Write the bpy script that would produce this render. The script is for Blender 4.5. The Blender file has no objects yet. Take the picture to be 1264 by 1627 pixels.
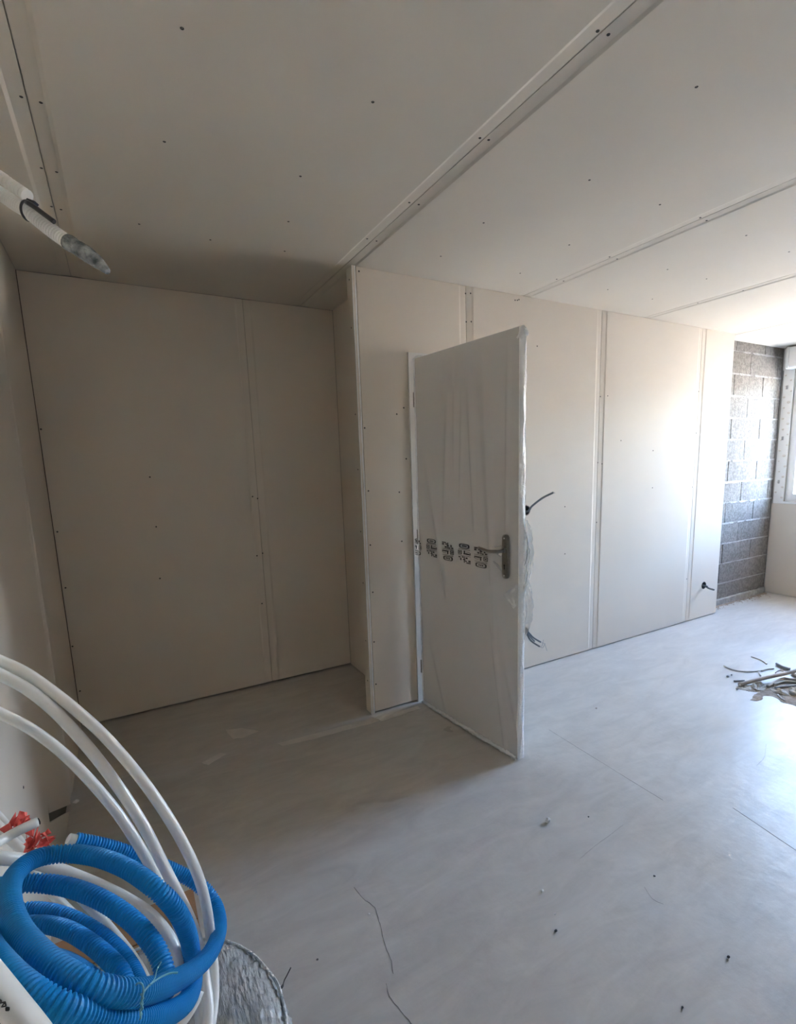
import bpy, bmesh, math, random
from mathutils import Vector, Matrix, noise
from mathutils.geometry import delaunay_2d_cdt

random.seed(7)
SC = bpy.context.scene
COL = SC.collection

# ------------------------------------------------------------------ camera
W_PX, H_PX = 1264.0, 1627.0
F_PX, CX, CY = 808.761, 662.970, 867.956
RIGHT = Vector((0.8647754, -0.5014013, -0.0275740))
UP = Vector((0.1050725, 0.1269785, 0.9863246))
FWD = Vector((0.4910431, 0.8558465, -0.1624914))
CAM = Vector((0.0, 0.0, 1.48))
cd = bpy.data.cameras.new('camera')
cam = bpy.data.objects.new('camera', cd)
COL.objects.link(cam)
M = Matrix((RIGHT, UP, -FWD)).transposed().to_4x4()
M.translation = CAM
cam.matrix_world = M
cd.sensor_fit = 'AUTO'
cd.sensor_width = 36.0
cd.lens = F_PX / H_PX * 36.0
cd.shift_x = -(CX - W_PX / 2) / H_PX
cd.shift_y = (CY - H_PX / 2) / H_PX
cd.clip_start = 0.02
SC.camera = cam

# ------------------------------------------------------------------ sky, sun, exposure
wd = bpy.data.worlds.new('sky'); SC.world = wd; wd.use_nodes = True
nt = wd.node_tree; nt.nodes.clear()
wo = nt.nodes.new('ShaderNodeOutputWorld'); bg = nt.nodes.new('ShaderNodeBackground')
sky = nt.nodes.new('ShaderNodeTexSky'); sky.sky_type = 'NISHITA'; sky.sun_disc = False
sky.sun_elevation = math.radians(48); sky.sun_rotation = math.radians(-40)
sky.dust_density = 1.0; sky.air_density = 1.0; sky.ozone_density = 1.0
bg.inputs['Strength'].default_value = 1.65
nt.links.new(sky.outputs[0], bg.inputs[0]); nt.links.new(bg.outputs[0], wo.inputs[0])

sd = bpy.data.lights.new('sun', 'SUN'); sd.energy = 9.0; sd.angle = math.radians(0.6); sd.color = (1.0, 0.90, 0.78)
sun = bpy.data.objects.new('sun', sd); COL.objects.link(sun)
sun.rotation_euler = Vector((0.42, -0.50, -0.76)).to_track_quat('-Z', 'Y').to_euler()

# window opening (daylight portal: guides sampling of the sky, gives off nothing itself)
WIN_Y0, WIN_Y1, WIN_Z0, WIN_Z1, WALL_X = 1.15, 2.66, 0.98, 2.29, 5.88
pd = bpy.data.lights.new('window_portal', 'AREA'); pd.shape = 'RECTANGLE'
pd.size = WIN_Y1 - WIN_Y0; pd.size_y = WIN_Z1 - WIN_Z0; pd.cycles.is_portal = True
po = bpy.data.objects.new('window_portal', pd); COL.objects.link(po)
po.matrix_world = Matrix(((0, 0, 1, WALL_X + 0.40), (1, 0, 0, (WIN_Y0 + WIN_Y1) / 2), (0, 1, 0, (WIN_Z0 + WIN_Z1) / 2), (0, 0, 0, 1)))

vs = SC.view_settings
SC.display_settings.display_device = 'sRGB'
vs.view_transform = 'Standard'; vs.look = 'None'; vs.gamma = 1.0; vs.use_curve_mapping = False
vs.exposure = 3.66
SC.cycles.max_bounces = 14; SC.cycles.diffuse_bounces = 11; SC.cycles.transparent_max_bounces = 12
SC.cycles.caustics_reflective = False; SC.cycles.caustics_refractive = False
SC.cycles.sample_clamp_indirect = 30.0

# ------------------------------------------------------------------ measuring helpers (pixel of the 1264x1627 frame -> point of the room)
def ray(x, y): return FWD + RIGHT * ((x - CX) / F_PX) - UP * ((y - CY) / F_PX)
def at(x, y, depth): return CAM + ray(x, y) * depth
def on_z(x, y, z): d = ray(x, y); return CAM + d * ((z - CAM.z) / d.z)
def on_y(x, y, Y): d = ray(x, y); return CAM + d * (Y / d.y)
def on_x(x, y, X): d = ray(x, y); return CAM + d * (X / d.x)

# ------------------------------------------------------------------ materials
def mat(name, c1, c2=None, scale=4.0, rough=0.8, detail=4.0, bump=0.0, bscale=80.0, metal=0.0, spec=0.5, rough2=None, coat=0.0, stretch=None, rampc=(0.3, 0.7)):
    m = bpy.data.materials.new(name); m.use_nodes = True
    n = m.node_tree; p = n.nodes['Principled BSDF']
    p.inputs['Metallic'].default_value = metal; p.inputs['Roughness'].default_value = rough
    p.inputs['Specular IOR Level'].default_value = spec
    p.inputs['Coat Weight'].default_value = coat; p.inputs['Coat Roughness'].default_value = 0.1
    tc = n.nodes.new('ShaderNodeTexCoord'); mp = n.nodes.new('ShaderNodeMapping')
    geo = n.nodes.new('ShaderNodeNewGeometry')
    n.links.new(geo.outputs['Position'], mp.inputs[0])
    if stretch: mp.inputs['Scale'].default_value = stretch
    tx = n.nodes.new('ShaderNodeTexNoise'); tx.inputs['Scale'].default_value = scale; tx.inputs['Detail'].default_value = detail
    n.links.new(mp.outputs[0], tx.inputs['Vector'])
    cr = n.nodes.new('ShaderNodeValToRGB')
    cr.color_ramp.elements[0].position = rampc[0]; cr.color_ramp.elements[1].position = rampc[1]
    cr.color_ramp.elements[0].color = (*c1, 1); cr.color_ramp.elements[1].color = (*(c2 or c1), 1)
    n.links.new(tx.outputs[0], cr.inputs[0]); n.links.new(cr.outputs[0], p.inputs['Base Color'])
    if rough2 is not None:
        mr = n.nodes.new('ShaderNodeMapRange'); mr.inputs[1].default_value = 0.25; mr.inputs[2].default_value = 0.75
        mr.inputs[3].default_value = rough; mr.inputs[4].default_value = rough2
        n.links.new(tx.outputs[0], mr.inputs[0]); n.links.new(mr.outputs[0], p.inputs['Roughness'])
    if bump:
        t2 = n.nodes.new('ShaderNodeTexNoise'); t2.inputs['Scale'].default_value = bscale; t2.inputs['Detail'].default_value = 5
        n.links.new(mp.outputs[0], t2.inputs['Vector'])
        b = n.nodes.new('ShaderNodeBump'); b.inputs['Strength'].default_value = bump; b.inputs['Distance'].default_value = 0.01
        n.links.new(t2.outputs[0], b.inputs['Height']); n.links.new(b.outputs[0], p.inputs['Normal'])
    return m

def film_mat(name, col, opacity, rough, bump=0.3, bscale=25):
    m = mat(name, col, col, rough=rough, bump=bump, bscale=bscale)
    n = m.node_tree; p = n.nodes['Principled BSDF']; out = n.nodes['Material Output']
    tr = n.nodes.new('ShaderNodeBsdfTransparent'); mx = n.nodes.new('ShaderNodeMixShader')
    mx.inputs[0].default_value = opacity
    n.links.new(tr.outputs[0], mx.inputs[1]); n.links.new(p.outputs[0], mx.inputs[2]); n.links.new(mx.outputs[0], out.inputs[0])
    return m

def floor_mat():
    m = mat('screed', (0.53, 0.50, 0.468), (0.61, 0.58, 0.548), scale=1.6, rough=0.26, detail=8, bump=0.22, bscale=14, rough2=0.50, rampc=(0.22, 0.78))
    n = m.node_tree; p = n.nodes['Principled BSDF']
    geo = n.nodes.new('ShaderNodeNewGeometry')
    mp = n.nodes.new('ShaderNodeMapping'); mp.inputs['Rotation'].default_value = (0, 0, 0.5); mp.inputs['Scale'].default_value = (1.0, 3.2, 1)
    n.links.new(geo.outputs['Position'], mp.inputs[0])
    t = n.nodes.new('ShaderNodeTexNoise'); t.inputs['Scale'].default_value = 3.6; t.inputs['Detail'].default_value = 12; t.inputs['Roughness'].default_value = 0.68; t.inputs['Distortion'].default_value = 0.9
    n.links.new(mp.outputs[0], t.inputs['Vector'])
    cr = n.nodes.new('ShaderNodeValToRGB'); cr.color_ramp.elements[0].position = 0.30; cr.color_ramp.elements[1].position = 0.72
    cr.color_ramp.elements[0].color = (0.84, 0.84, 0.835, 1); cr.color_ramp.elements[1].color = (1.06, 1.06, 1.05, 1)
    n.links.new(t.outputs[0], cr.inputs[0])
    mx = n.nodes.new('ShaderNodeMix'); mx.data_type = 'RGBA'; mx.blend_type = 'MULTIPLY'; mx.inputs[0].default_value = 1.0
    old = p.inputs['Base Color'].links[0].from_socket
    n.links.new(old, mx.inputs[6]); n.links.new(cr.outputs[0], mx.inputs[7]); n.links.new(mx.outputs[2], p.inputs['Base Color'])
    return m

MT = {
    'board': mat('plasterboard_paper', (0.67, 0.60, 0.515), (0.70, 0.63, 0.545), scale=1.3, rough=0.72, bump=0.03, bscale=300, spec=0.3),
    'ceilboard': mat('plasterboard_ceiling', (0.635, 0.585, 0.505), (0.665, 0.615, 0.535), scale=1.1, rough=0.75, bump=0.02, bscale=300, spec=0.25),
    'paper_edge': mat('torn_board_edge', (0.80, 0.79, 0.77), (0.70, 0.68, 0.65), scale=18, rough=0.85, bump=0.3, bscale=60),
    'core': mat('cavity_core', (0.10, 0.085, 0.07), (0.16, 0.14, 0.12), scale=3, rough=0.9),
    'render': mat('outer_masonry', (0.45, 0.43, 0.40), (0.52, 0.50, 0.47), scale=6, rough=0.9, bump=0.2),
    'floor': floor_mat(),
    'block': mat('concrete_block', (0.168, 0.151, 0.133), (0.25, 0.227, 0.203), scale=45, rough=0.95, detail=6, bump=0.6, bscale=120, spec=0.2, rampc=(0.36, 0.60)),
    'mortar': mat('mortar', (0.30, 0.28, 0.26), (0.42, 0.40, 0.375), scale=30, rough=0.95, bump=0.6, bscale=90, spec=0.2),
    'mortar_dark': mat('mortar_bed', (0.12, 0.11, 0.10), (0.18, 0.165, 0.15), scale=30, rough=0.95),
    'screw': mat('phosphated_screw', (0.025, 0.023, 0.022), (0.06, 0.055, 0.05), scale=200, rough=0.6),
    'pvc': mat('white_pvc', (0.80, 0.80, 0.79), (0.84, 0.84, 0.83), scale=3, rough=0.35),
    'door': mat('white_door_leaf', (0.84, 0.82, 0.79), (0.86, 0.84, 0.81), scale=2, rough=0.45),
    'jamb': mat('primed_door_frame', (0.70, 0.68, 0.64), (0.66, 0.64, 0.60), scale=9, rough=0.5),
    'metal': mat('brushed_nickel', (0.30, 0.285, 0.265), (0.36, 0.34, 0.315), scale=120, rough=0.34, metal=0.9),
    'dark': mat('dark_slot', (0.02, 0.02, 0.02), (0.035, 0.03, 0.03), scale=20, rough=0.8),
    'ink': mat('black_print', (0.035, 0.035, 0.035), (0.07, 0.07, 0.065), scale=90, rough=0.5),
    'film': film_mat('door_film', (0.88, 0.87, 0.85), 0.50, 0.16, 0.12, 14),
    'film_fold': film_mat('bunched_film', (0.93, 0.93, 0.93), 0.80, 0.25, 0.8, 60),
    'film_thin': film_mat('loose_film', (0.95, 0.95, 0.95), 0.42, 0.18, 0.8, 45),
    'blue': mat('blue_sheath', (0.001, 0.235, 0.60), (0.002, 0.265, 0.67), scale=9, rough=0.45, spec=0.35),
    'white_pipe': mat('white_multilayer_pipe', (0.80, 0.80, 0.79), (0.76, 0.76, 0.75), scale=12, rough=0.30),
    'white_conduit': mat('white_corrugated_conduit', (0.74, 0.735, 0.70), (0.78, 0.775, 0.74), scale=30, rough=0.4),
    'grey_tape': mat('grey_tape', (0.13, 0.15, 0.158), (0.46, 0.485, 0.495), scale=60, rough=0.16, bump=1.0, bscale=130, rampc=(0.35, 0.68)),  # pale noise patches paint highlights on the tape's creases
    'black': mat('black_plastic', (0.02, 0.017, 0.02), (0.035, 0.03, 0.035), scale=30, rough=0.35),
    'red': mat('red_tape_paper', (0.70, 0.075, 0.055), (0.82, 0.15, 0.12), scale=40, rough=0.55),
    'wire': mat('teal_tie_wire', (0.12, 0.40, 0.52), (0.20, 0.50, 0.60), scale=40, rough=0.4),
    'wrap': mat('stretch_wrap', (0.38, 0.39, 0.395), (0.58, 0.59, 0.595), scale=20, rough=0.13, detail=6, bump=1.0, bscale=110, coat=1.0, stretch=(1.0, 0.30, 0.30), rampc=(0.30, 0.75)),
    'ridge_highlight': mat('wrap_fold_highlight', (0.62, 0.64, 0.65), (0.86, 0.88, 0.89), scale=60, rough=0.12, bump=1.0, bscale=120, coat=0.8),  # paler than the wrap: shoulder highlight put into the colour
    'card': mat('brown_cardboard', (0.30, 0.165, 0.085), (0.36, 0.205, 0.11), scale=7, rough=0.85, bump=0.05, bscale=200),
    'card_tape': mat('parcel_tape', (0.34, 0.22, 0.13), (0.40, 0.27, 0.16), scale=7, rough=0.3),
    'cable': mat('grey_cable', (0.14, 0.145, 0.15), (0.18, 0.185, 0.19), scale=40, rough=0.5),
    'cable_pale': mat('pale_cable', (0.56, 0.54, 0.51), (0.66, 0.64, 0.61), scale=30, rough=0.6),
    'box_rim': mat('box_rim', (0.22, 0.12, 0.09), (0.45, 0.40, 0.38), scale=60, rough=0.7),
    'off_brown': mat('dusty_conduit', (0.36, 0.31, 0.27), (0.48, 0.42, 0.37), scale=25, rough=0.8),
    'off_grey': mat('grey_offcut', (0.30, 0.30, 0.31), (0.42, 0.42, 0.42), scale=25, rough=0.7),
    'paper': mat('beige_paper_scrap', (0.42, 0.39, 0.345), (0.50, 0.47, 0.42), scale=12, rough=0.85, bump=0.2, bscale=40),
    'dirt': mat('brown_dirt', (0.30, 0.225, 0.165), (0.48, 0.405, 0.34), scale=25, rough=1.0, bump=0.8, bscale=150),
    'crumb': mat('plaster_crumb', (0.74, 0.73, 0.71), (0.84, 0.83, 0.81), scale=50, rough=0.9, bump=0.5, bscale=100),
    'grit': mat('dark_grit', (0.06, 0.06, 0.06), (0.11, 0.105, 0.10), scale=50, rough=0.9),
    'smear': mat('plaster_smear', (0.66, 0.62, 0.575), (0.74, 0.70, 0.655), scale=14, rough=0.85, bump=0.3, bscale=60),
    'crack': mat('floor_crack', (0.16, 0.155, 0.15), (0.24, 0.23, 0.22), scale=30, rough=0.95),
    'line': mat('faint_score', (0.38, 0.36, 0.34), (0.48, 0.45, 0.42), scale=12, rough=0.8),
    'ground': mat('sunlit_gravel', (0.42, 0.37, 0.30), (0.54, 0.48, 0.40), scale=1.5, rough=0.95, bump=0.3, bscale=40),
    'pale_render': mat('pale_wall_render', (0.66, 0.63, 0.58), (0.72, 0.69, 0.64), scale=2, rough=0.9, bump=0.2, bscale=60),
    'grass': mat('garden_hedge', (0.05, 0.09, 0.025), (0.10, 0.15, 0.05), scale=8, rough=0.9, bump=1.0, bscale=20),
}
gm = bpy.data.materials.new('window_glass'); gm.use_nodes = True
_n = gm.node_tree; _n.nodes.remove(_n.nodes['Principled BSDF'])
_t = _n.nodes.new('ShaderNodeBsdfTransparent'); _t.inputs[0].default_value = (0.97, 0.97, 0.965, 1)
_g = _n.nodes.new('ShaderNodeBsdfGlossy'); _g.inputs['Roughness'].default_value = 0.02
_x = _n.nodes.new('ShaderNodeMixShader'); _x.inputs[0].default_value = 0.07
_n.links.new(_t.outputs[0], _x.inputs[1]); _n.links.new(_g.outputs[0], _x.inputs[2]); _n.links.new(_x.outputs[0], _n.nodes['Material Output'].inputs[0])
MT['glass'] = gm

# ------------------------------------------------------------------ mesh helpers
def catmull(pts, step):
    P = [Vector(p) for p in pts]
    P = [P[0] * 2 - P[1]] + P + [P[-1] * 2 - P[-2]]
    out = []
    for i in range(1, len(P) - 2):
        a, b, c, d = P[i - 1], P[i], P[i + 1], P[i + 2]
        n = max(2, int((c - b).length / step))
        for k in range(n):
            t = k / n
            out.append(0.5 * ((2 * b) + (c - a) * t + (2 * a - 5 * b + 4 * c - d) * t * t + (3 * b - a - 3 * c + d) * t ** 3))
    out.append(P[-2])
    return out

def resample(path, step):
    out = [path[0].copy()]; acc = 0.0; 
    for a, b in zip(path, path[1:]):
        L = (b - a).length
        if L < 1e-9: continue
        t = step - acc
        while t <= L:
            out.append(a + (b - a) * (t / L)); t += step
        acc = (acc + L) % step if (acc + L) >= step else acc + L
    return out

class MB:
    def __init__(s): s.v = []; s.f = []; s.smooth = set()
    def add(s, verts, faces, smooth=False):
        o = len(s.v); s.v += [Vector(v) for v in verts]
        for f in faces:
            if smooth: s.smooth.add(len(s.f))
            s.f.append(tuple(i + o for i in f))
        return s
    def box(s, a, b):
        (x0, y0, z0), (x1, y1, z1) = a, b
        return s.add([(x0, y0, z0), (x1, y0, z0), (x1, y1, z0), (x0, y1, z0), (x0, y0, z1), (x1, y0, z1), (x1, y1, z1), (x0, y1, z1)],
                     [(0, 3, 2, 1), (4, 5, 6, 7), (0, 1, 5, 4), (1, 2, 6, 5), (2, 3, 7, 6), (3, 0, 4, 7)])
    def obox(s, o, u, v, w):                       # oriented box, corner o, edge vectors u v w
        o, u, v, w = map(Vector, (o, u, v, w))
        P = [o, o + u, o + u + v, o + v, o + w, o + u + w, o + u + v + w, o + v + w]
        F = [(0, 3, 2, 1), (4, 5, 6, 7), (0, 1, 5, 4), (1, 2, 6, 5), (2, 3, 7, 6), (3, 0, 4, 7)]
        if u.cross(v).dot(w) < 0: F = [tuple(reversed(f)) for f in F]
        return s.add(P, F)
    def tube(s, path, r, seg=10, caps=True, smooth=True, inner=None):
        path = [Vector(p) for p in path]; n = len(path)
        rr = r if isinstance(r, (list, tuple)) else [r] * n
        T = [(path[min(i + 1, n - 1)] - path[max(i - 1, 0)]).normalized() for i in range(n)]
        ref = Vector((0, 0, 1)) if abs(T[0].z) < 0.9 else Vector((1, 0, 0))
        N = (ref - T[0] * ref.dot(T[0])).normalized()
        V = []; Fs = []
        for i in range(n):
            N = (N - T[i] * N.dot(T[i])).normalized(); B = T[i].cross(N)
            for k in range(seg):
                a = 2 * math.pi * k / seg
                V.append(path[i] + (N * math.cos(a) + B * math.sin(a)) * rr[i])
        for i in range(n - 1):
            for k in range(seg):
                k2 = (k + 1) % seg
                Fs.append((i * seg + k, i * seg + k2, (i + 1) * seg + k2, (i + 1) * seg + k))
        s.add(V, Fs, smooth)
        if caps:
            o = len(s.v) - len(V)
            s.f.append(tuple(o + k for k in reversed(range(seg))))
            s.f.append(tuple(o + (n - 1) * seg + k for k in range(seg)))
        return s
    def corrugated(s, path, d, pitch, depth, seg=14):
        fine = resample(path, pitch / 4)
        rr = [(d / 2, d / 2, d / 2 - depth, d / 2 - depth)[i % 4] for i in range(len(fine))]
        return s.tube(fine, rr, seg, smooth=False)
    def poly(s, outline, holes, origin, u, v, n, thick):   # flat outline in (u,v), front at origin, thickness towards -n
        u, v, n, origin = map(Vector, (u, v, n, origin))
        pts = [Vector(p) for p in outline]; faces_in = [list(range(len(outline)))]
        loops = [list(range(len(outline)))]
        for h in holes:
            b = len(pts); pts += [Vector(p) for p in h]; loops.append(list(range(b, b + len(h))))
        edges = [(l[i], l[(i + 1) % len(l)]) for l in loops for i in range(len(l))]
        vo, eo, fo, *_ = delaunay_2d_cdt(pts, edges, [], 0, 1e-6)
        def inside(p, l):
            c = False; q = [pts[i] for i in l]
            for i in range(len(q)):
                a, b = q[i], q[i - 1]
                if (a.y > p.y) != (b.y > p.y) and p.x < (b.x - a.x) * (p.y - a.y) / (b.y - a.y) + a.x: c = not c
            return c
        keep = []
        for f in fo:
            c = sum((vo[i] for i in f), Vector((0, 0))) / len(f)
            if inside(c, loops[0]) and not any(inside(c, l) for l in loops[1:]): keep.append(f)
        V = [origin + u * p.x + v * p.y for p in vo]; nv = len(V)
        V += [q - n * thick for q in V]
        flip = u.cross(v).dot(n) < 0
        F = []
        cnt = {}
        for f in keep:
            f = tuple(f)
            a, b, c = vo[f[0]], vo[f[1]], vo[f[2]]
            if (b - a).cross(c - a) < 0: f = tuple(reversed(f))
            if flip: f = tuple(reversed(f))
            F.append(f); F.append(tuple(i + nv for i in reversed(f)))
            for i in range(len(f)):
                e = (f[i], f[(i + 1) % len(f)]); cnt[e] = 1
        for (a, b) in list(cnt):
            if (b, a) not in cnt: F.append((b, a, a + nv, b + nv))
        return s.add(V, F)
    def build(s, name, m, parent=None, origin=None):
        if parent is not None:
            root = parent
            org = Vector(root.get('_org', (0, 0, 0)))
        else:
            org = Vector(origin) if origin is not None else Vector((0, 0, 0))
        me = bpy.data.meshes.new(name)
        me.from_pydata([tuple(v - org) for v in s.v], [], s.f)
        for i in s.smooth: me.polygons[i].use_smooth = True
        me.validate(); me.update()
        me.materials.append(MT[m] if isinstance(m, str) else m)
        o = bpy.data.objects.new(name, me); COL.objects.link(o)
        if parent is not None:
            o.parent = parent
        else:
            o.location = org
        ORG[o.name] = org
        o['_org'] = tuple(org)
        return o
ORG = {}

def tag(o, label, cat, group=None, kind=None):
    o['label'] = label; o['category'] = cat
    if group: o['group'] = group
    if kind: o['kind'] = kind
    return o
def thing(name, label, cat, loc, group=None, kind=None):
    o = bpy.data.objects.new(name, None); COL.objects.link(o)
    o.empty_display_size = 0.1; o.location = loc; o['_org'] = tuple(Vector(loc))
    return tag(o, label, cat, group, kind)
def single(mb, name, m, label, cat, group=None, kind=None, origin=None):
    if origin is None:
        lo = [min(v[i] for v in mb.v) for i in range(3)]; hi = [max(v[i] for v in mb.v) for i in range(3)]
        origin = ((lo[0] + hi[0]) / 2, (lo[1] + hi[1]) / 2, lo[2])
    return tag(mb.build(name, m, None, origin), label, cat, group, kind)
def child_at(name, me, parent, world, rot=None):
    o = bpy.data.objects.new(name, me); COL.objects.link(o); o.parent = parent
    o.location = Vector(world) - Vector(parent['_org'])
    if rot is not None: o.rotation_mode = 'QUATERNION'; o.rotation_quaternion = rot
    o['_org'] = tuple(world)
    return o

TAPER, TDEP, THICK = 0.050, 0.0048, 0.0125
def board(parent, origin, u, v, n, rects, name='panel', m='board', holes=(), outline=None):
    """plasterboard: rects = (u0,u1,v0,v1,taper_left,taper_right); the front lies in the plane of origin"""
    mb = MB(); u, v, n, origin = map(Vector, (u, v, n, origin))
    for (u0, u1, v0, v1, tl, tr) in rects:
        a, b = u0 + (TAPER if tl else 0), u1 - (TAPER if tr else 0)
        ol = outline or [(a, v0), (b, v0), (b, v1), (a, v1)]
        mb.poly(ol, [h for h in holes if u0 < h[0][0] < u1 and v0 < h[0][1] < v1], origin, u, v, n, THICK)
        for flag, e, i in ((tl, u0, a), (tr, u1, b)):
            if flag:
                k = i + (e - i) * 0.22                       # short bevel, then a long shallow slope to the joint
                def P(a_, b_, d_): return origin + u * a_ + v * b_ - n * d_
                q = [P(e, v0, TDEP), P(k, v0, TDEP * 0.72), P(i, v0, 0), P(i, v1, 0), P(k, v1, TDEP * 0.72), P(e, v1, TDEP), P(e, v0, THICK), P(i, v0, THICK), P(i, v1, THICK), P(e, v1, THICK)]
                mb.add(q, [(0, 1, 4, 5), (1, 2, 3, 4), (9, 8, 7, 6), (0, 6, 7, 2, 1), (3, 8, 9, 5, 4), (5, 9, 6, 0)])
    return mb.build(name, m, parent)

# screw head: a small sunk disc with a raised rim, shared by every screw
_sm = MB(); _k = 10
_sm.add([(math.cos(2 * math.pi * i / _k) * r, math.sin(2 * math.pi * i / _k) * r, z) for r, z in ((0.0048, 0.0), (0.0042, 0.0009), (0.0022, 0.0004)) for i in range(_k)] + [(0, 0, -0.0006)],
        [(j * _k + i, j * _k + (i + 1) % _k, (j + 1) * _k + (i + 1) % _k, (j + 1) * _k + i) for j in range(2) for i in range(_k)] + [(2 * _k + i, 2 * _k + (i + 1) % _k, 3 * _k) for i in range(_k)])
_so = _sm.build('screw', 'screw'); SCREW = _so.data; bpy.data.objects.remove(_so)
def screw(parent, p, n):
    return child_at('screw', SCREW, parent, Vector(p) + Vector(n) * 0.0002, Vector((0, 0, 1)).rotation_difference(Vector(n)))

def circle(cx, cy, r, k=20): return [(cx + r * math.cos(2 * math.pi * i / k), cy + r * math.sin(2 * math.pi * i / k)) for i in range(k)]

# ------------------------------------------------------------------ the room
XL, YW, YB, XR, XA, YBLK, YREAR, ZC = -0.348, 2.618, 3.405, 5.88, 1.350, 2.770, -2.20, 2.50
X, Y, Z = Vector((1, 0, 0)), Vector((0, 1, 0)), Vector((0, 0, 1))

fl = tag(MB().box((XL - 0.15, YREAR - 0.15, -0.2), (XR + 0.02, 4.75, 0.0)).build('floor', 'floor'), 'smooth dusty grey concrete screed floor of the room', 'floor', kind='structure')
def ribbon(path, w, z=0.0006, jitter=0.0):
    mb = MB(); V = []; n = len(path)
    for i, p in enumerate(path):
        t = (path[min(i + 1, n - 1)] - path[max(i - 1, 0)]).normalized(); s = Vector((-t.y, t.x, 0))
        ww = w * (0.5 + random.random()) / 2
        c = p + s * random.uniform(-jitter, jitter)
        V += [Vector((*(c + s * ww).xy, z)), Vector((*(c - s * ww).xy, z)), Vector((*(c + s * ww).xy, -0.001)), Vector((*(c - s * ww).xy, -0.001))]
    F = []
    for i in range(n - 1):
        a, b = 4 * i, 4 * (i + 1)
        F += [(a, a + 1, b + 1, b), (a + 2, b + 2, b + 3, a + 3), (a, b, b + 2, a + 2), (a + 1, a + 3, b + 3, b + 1)]
    return mb.add(V, F)
def c7(x, y): return on_z(400 + x / 1.463, 1080 + y / 1.463, 0)
for pts in ([(238, 482), (258, 508), (285, 530), (298, 570), (310, 618), (324, 655), (328, 684)], [(312, 706), (319, 735), (345, 770), (372, 802)]):
    ribbon(catmull([c7(*p) for p in pts], 0.012), 0.0017, 0.0006, 0.0015).build('crack', 'crack', fl)
for pts in ([(862, 338), (822, 368), (790, 392), (762, 416)], [(912, 482), (932, 510), (956, 522)], [(1172, 200), (1190, 180), (1195, 150)]):
    ribbon(catmull([c7(*p) for p in pts], 0.012), 0.0016, 0.0006, 0.001).build('hairline_crack', 'line', fl)
for sl in ([(690, 116), (822, 198), (955, 280)], [(1118, 298), (1195, 350), (1290, 414)]):
    ribbon(catmull([c7(*p) for p in sl], 0.05), 0.0020).build('score_line', 'line', fl)
def blob(poly2, z, name, m, parent, seed=1, rough=0.006):
    mb = MB(); pts = []
    n = len(poly2)
    for i in range(n):
        a, b = Vector(poly2[i]), Vector(poly2[(i + 1) % n])
        for k in range(6):
            q = a.lerp(b, k / 6); e = noise.noise_vector(Vector((q.x * 35, q.y * 35, seed))) * rough
            pts.append((q.x + e.x, q.y + e.y))
    mb.poly(pts, [], (0, 0, z), X, Y, Z, z + 0.001)
    return mb.build(name, m, parent)
def f2(x, y): p = on_z(x, y, 0); return (p.x, p.y)
blob([f2(358, 1160), f2(385, 1157), f2(412, 1162), f2(385, 1172), f2(370, 1174)], 0.0008, 'plaster_smear', 'smear', fl, 3)
blob([f2(440, 1181), f2(500, 1166), f2(590, 1141), f2(612, 1138), f2(600, 1146), f2(510, 1171), f2(450, 1185)], 0.0006, 'plaster_smear', 'smear', fl, 4)
blob([f2(592, 1140), f2(625, 1133), f2(664, 1122), f2(668, 1126), f2(632, 1138), f2(606, 1146)], 0.0025, 'plaster_smear', 'smear', fl, 5)
blob([f2(320, 1212), f2(350, 1196), f2(360, 1198), f2(330, 1216)], 0.0006, 'plaster_smear', 'smear', fl, 8)

# ceiling: slab above, boards with tapered joints below
ce = tag(MB().box((XL - 0.3, YREAR - 0.3, ZC + THICK), (XR + 0.35, 4.8, ZC + 0.30)).build('ceiling', 'render'), 'grey plasterboard ceiling with open tapered joints and dark screws', 'ceiling', kind='structure')
CXS = [XL, -0.112, 1.131, 2.334, 3.521, 4.725, XR]
cpan = []
for i, (a, b) in enumerate(zip(CXS, CXS[1:])):
    y1 = YB if b < 1.2 else YBLK
    # u = -x so that u x v = n (down)
    rects = [(-(b - 0.0020), -(a + 0.0020), YREAR, y1, b < XR, a > XL)]
    if i == 2: rects = [(-(XA), -(a + 0.0020), YREAR, YB, False, True), (-(b - 0.0020), -(XA), YREAR, YBLK, True, False)]
    cpan.append(board(ce, (0, 0, ZC), -X, Y, -Z, rects, m='ceilboard'))
for p in [(289, 45), (592, 162), (261, 225), (477, 280), (34, 156), (65, 164), (66, 269), (90, 274), (82, 330), (97, 334), (221, 356), (452, 399), (334, 381), (458, 352),
          (949, 52), (966, 57), (762, 221), (776, 224), (650, 323), (665, 326), (583, 380), (598, 384), (1106, 138), (936, 286), (1048, 325), (768, 354), (904, 389), (700, 407), (826, 434),
          (1112, 347), (1122, 351), (968, 409), (980, 412), (884, 444), (895, 447), (1185, 374), (1253, 400), (1060, 428), (1122, 443), (965, 460), (1036, 475), (1180, 462), (1108, 482)]:
    q = on_z(*p, ZC)
    for pan, (a, b) in zip(cpan, zip(CXS, CXS[1:])):
        if a <= q.x < b:
            d = min(q.x - a, b - q.x); off = TDEP * max(0, 1 - d / TAPER)
            screw(pan, (q.x, q.y, ZC + off), (0, 0, -1))

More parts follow.
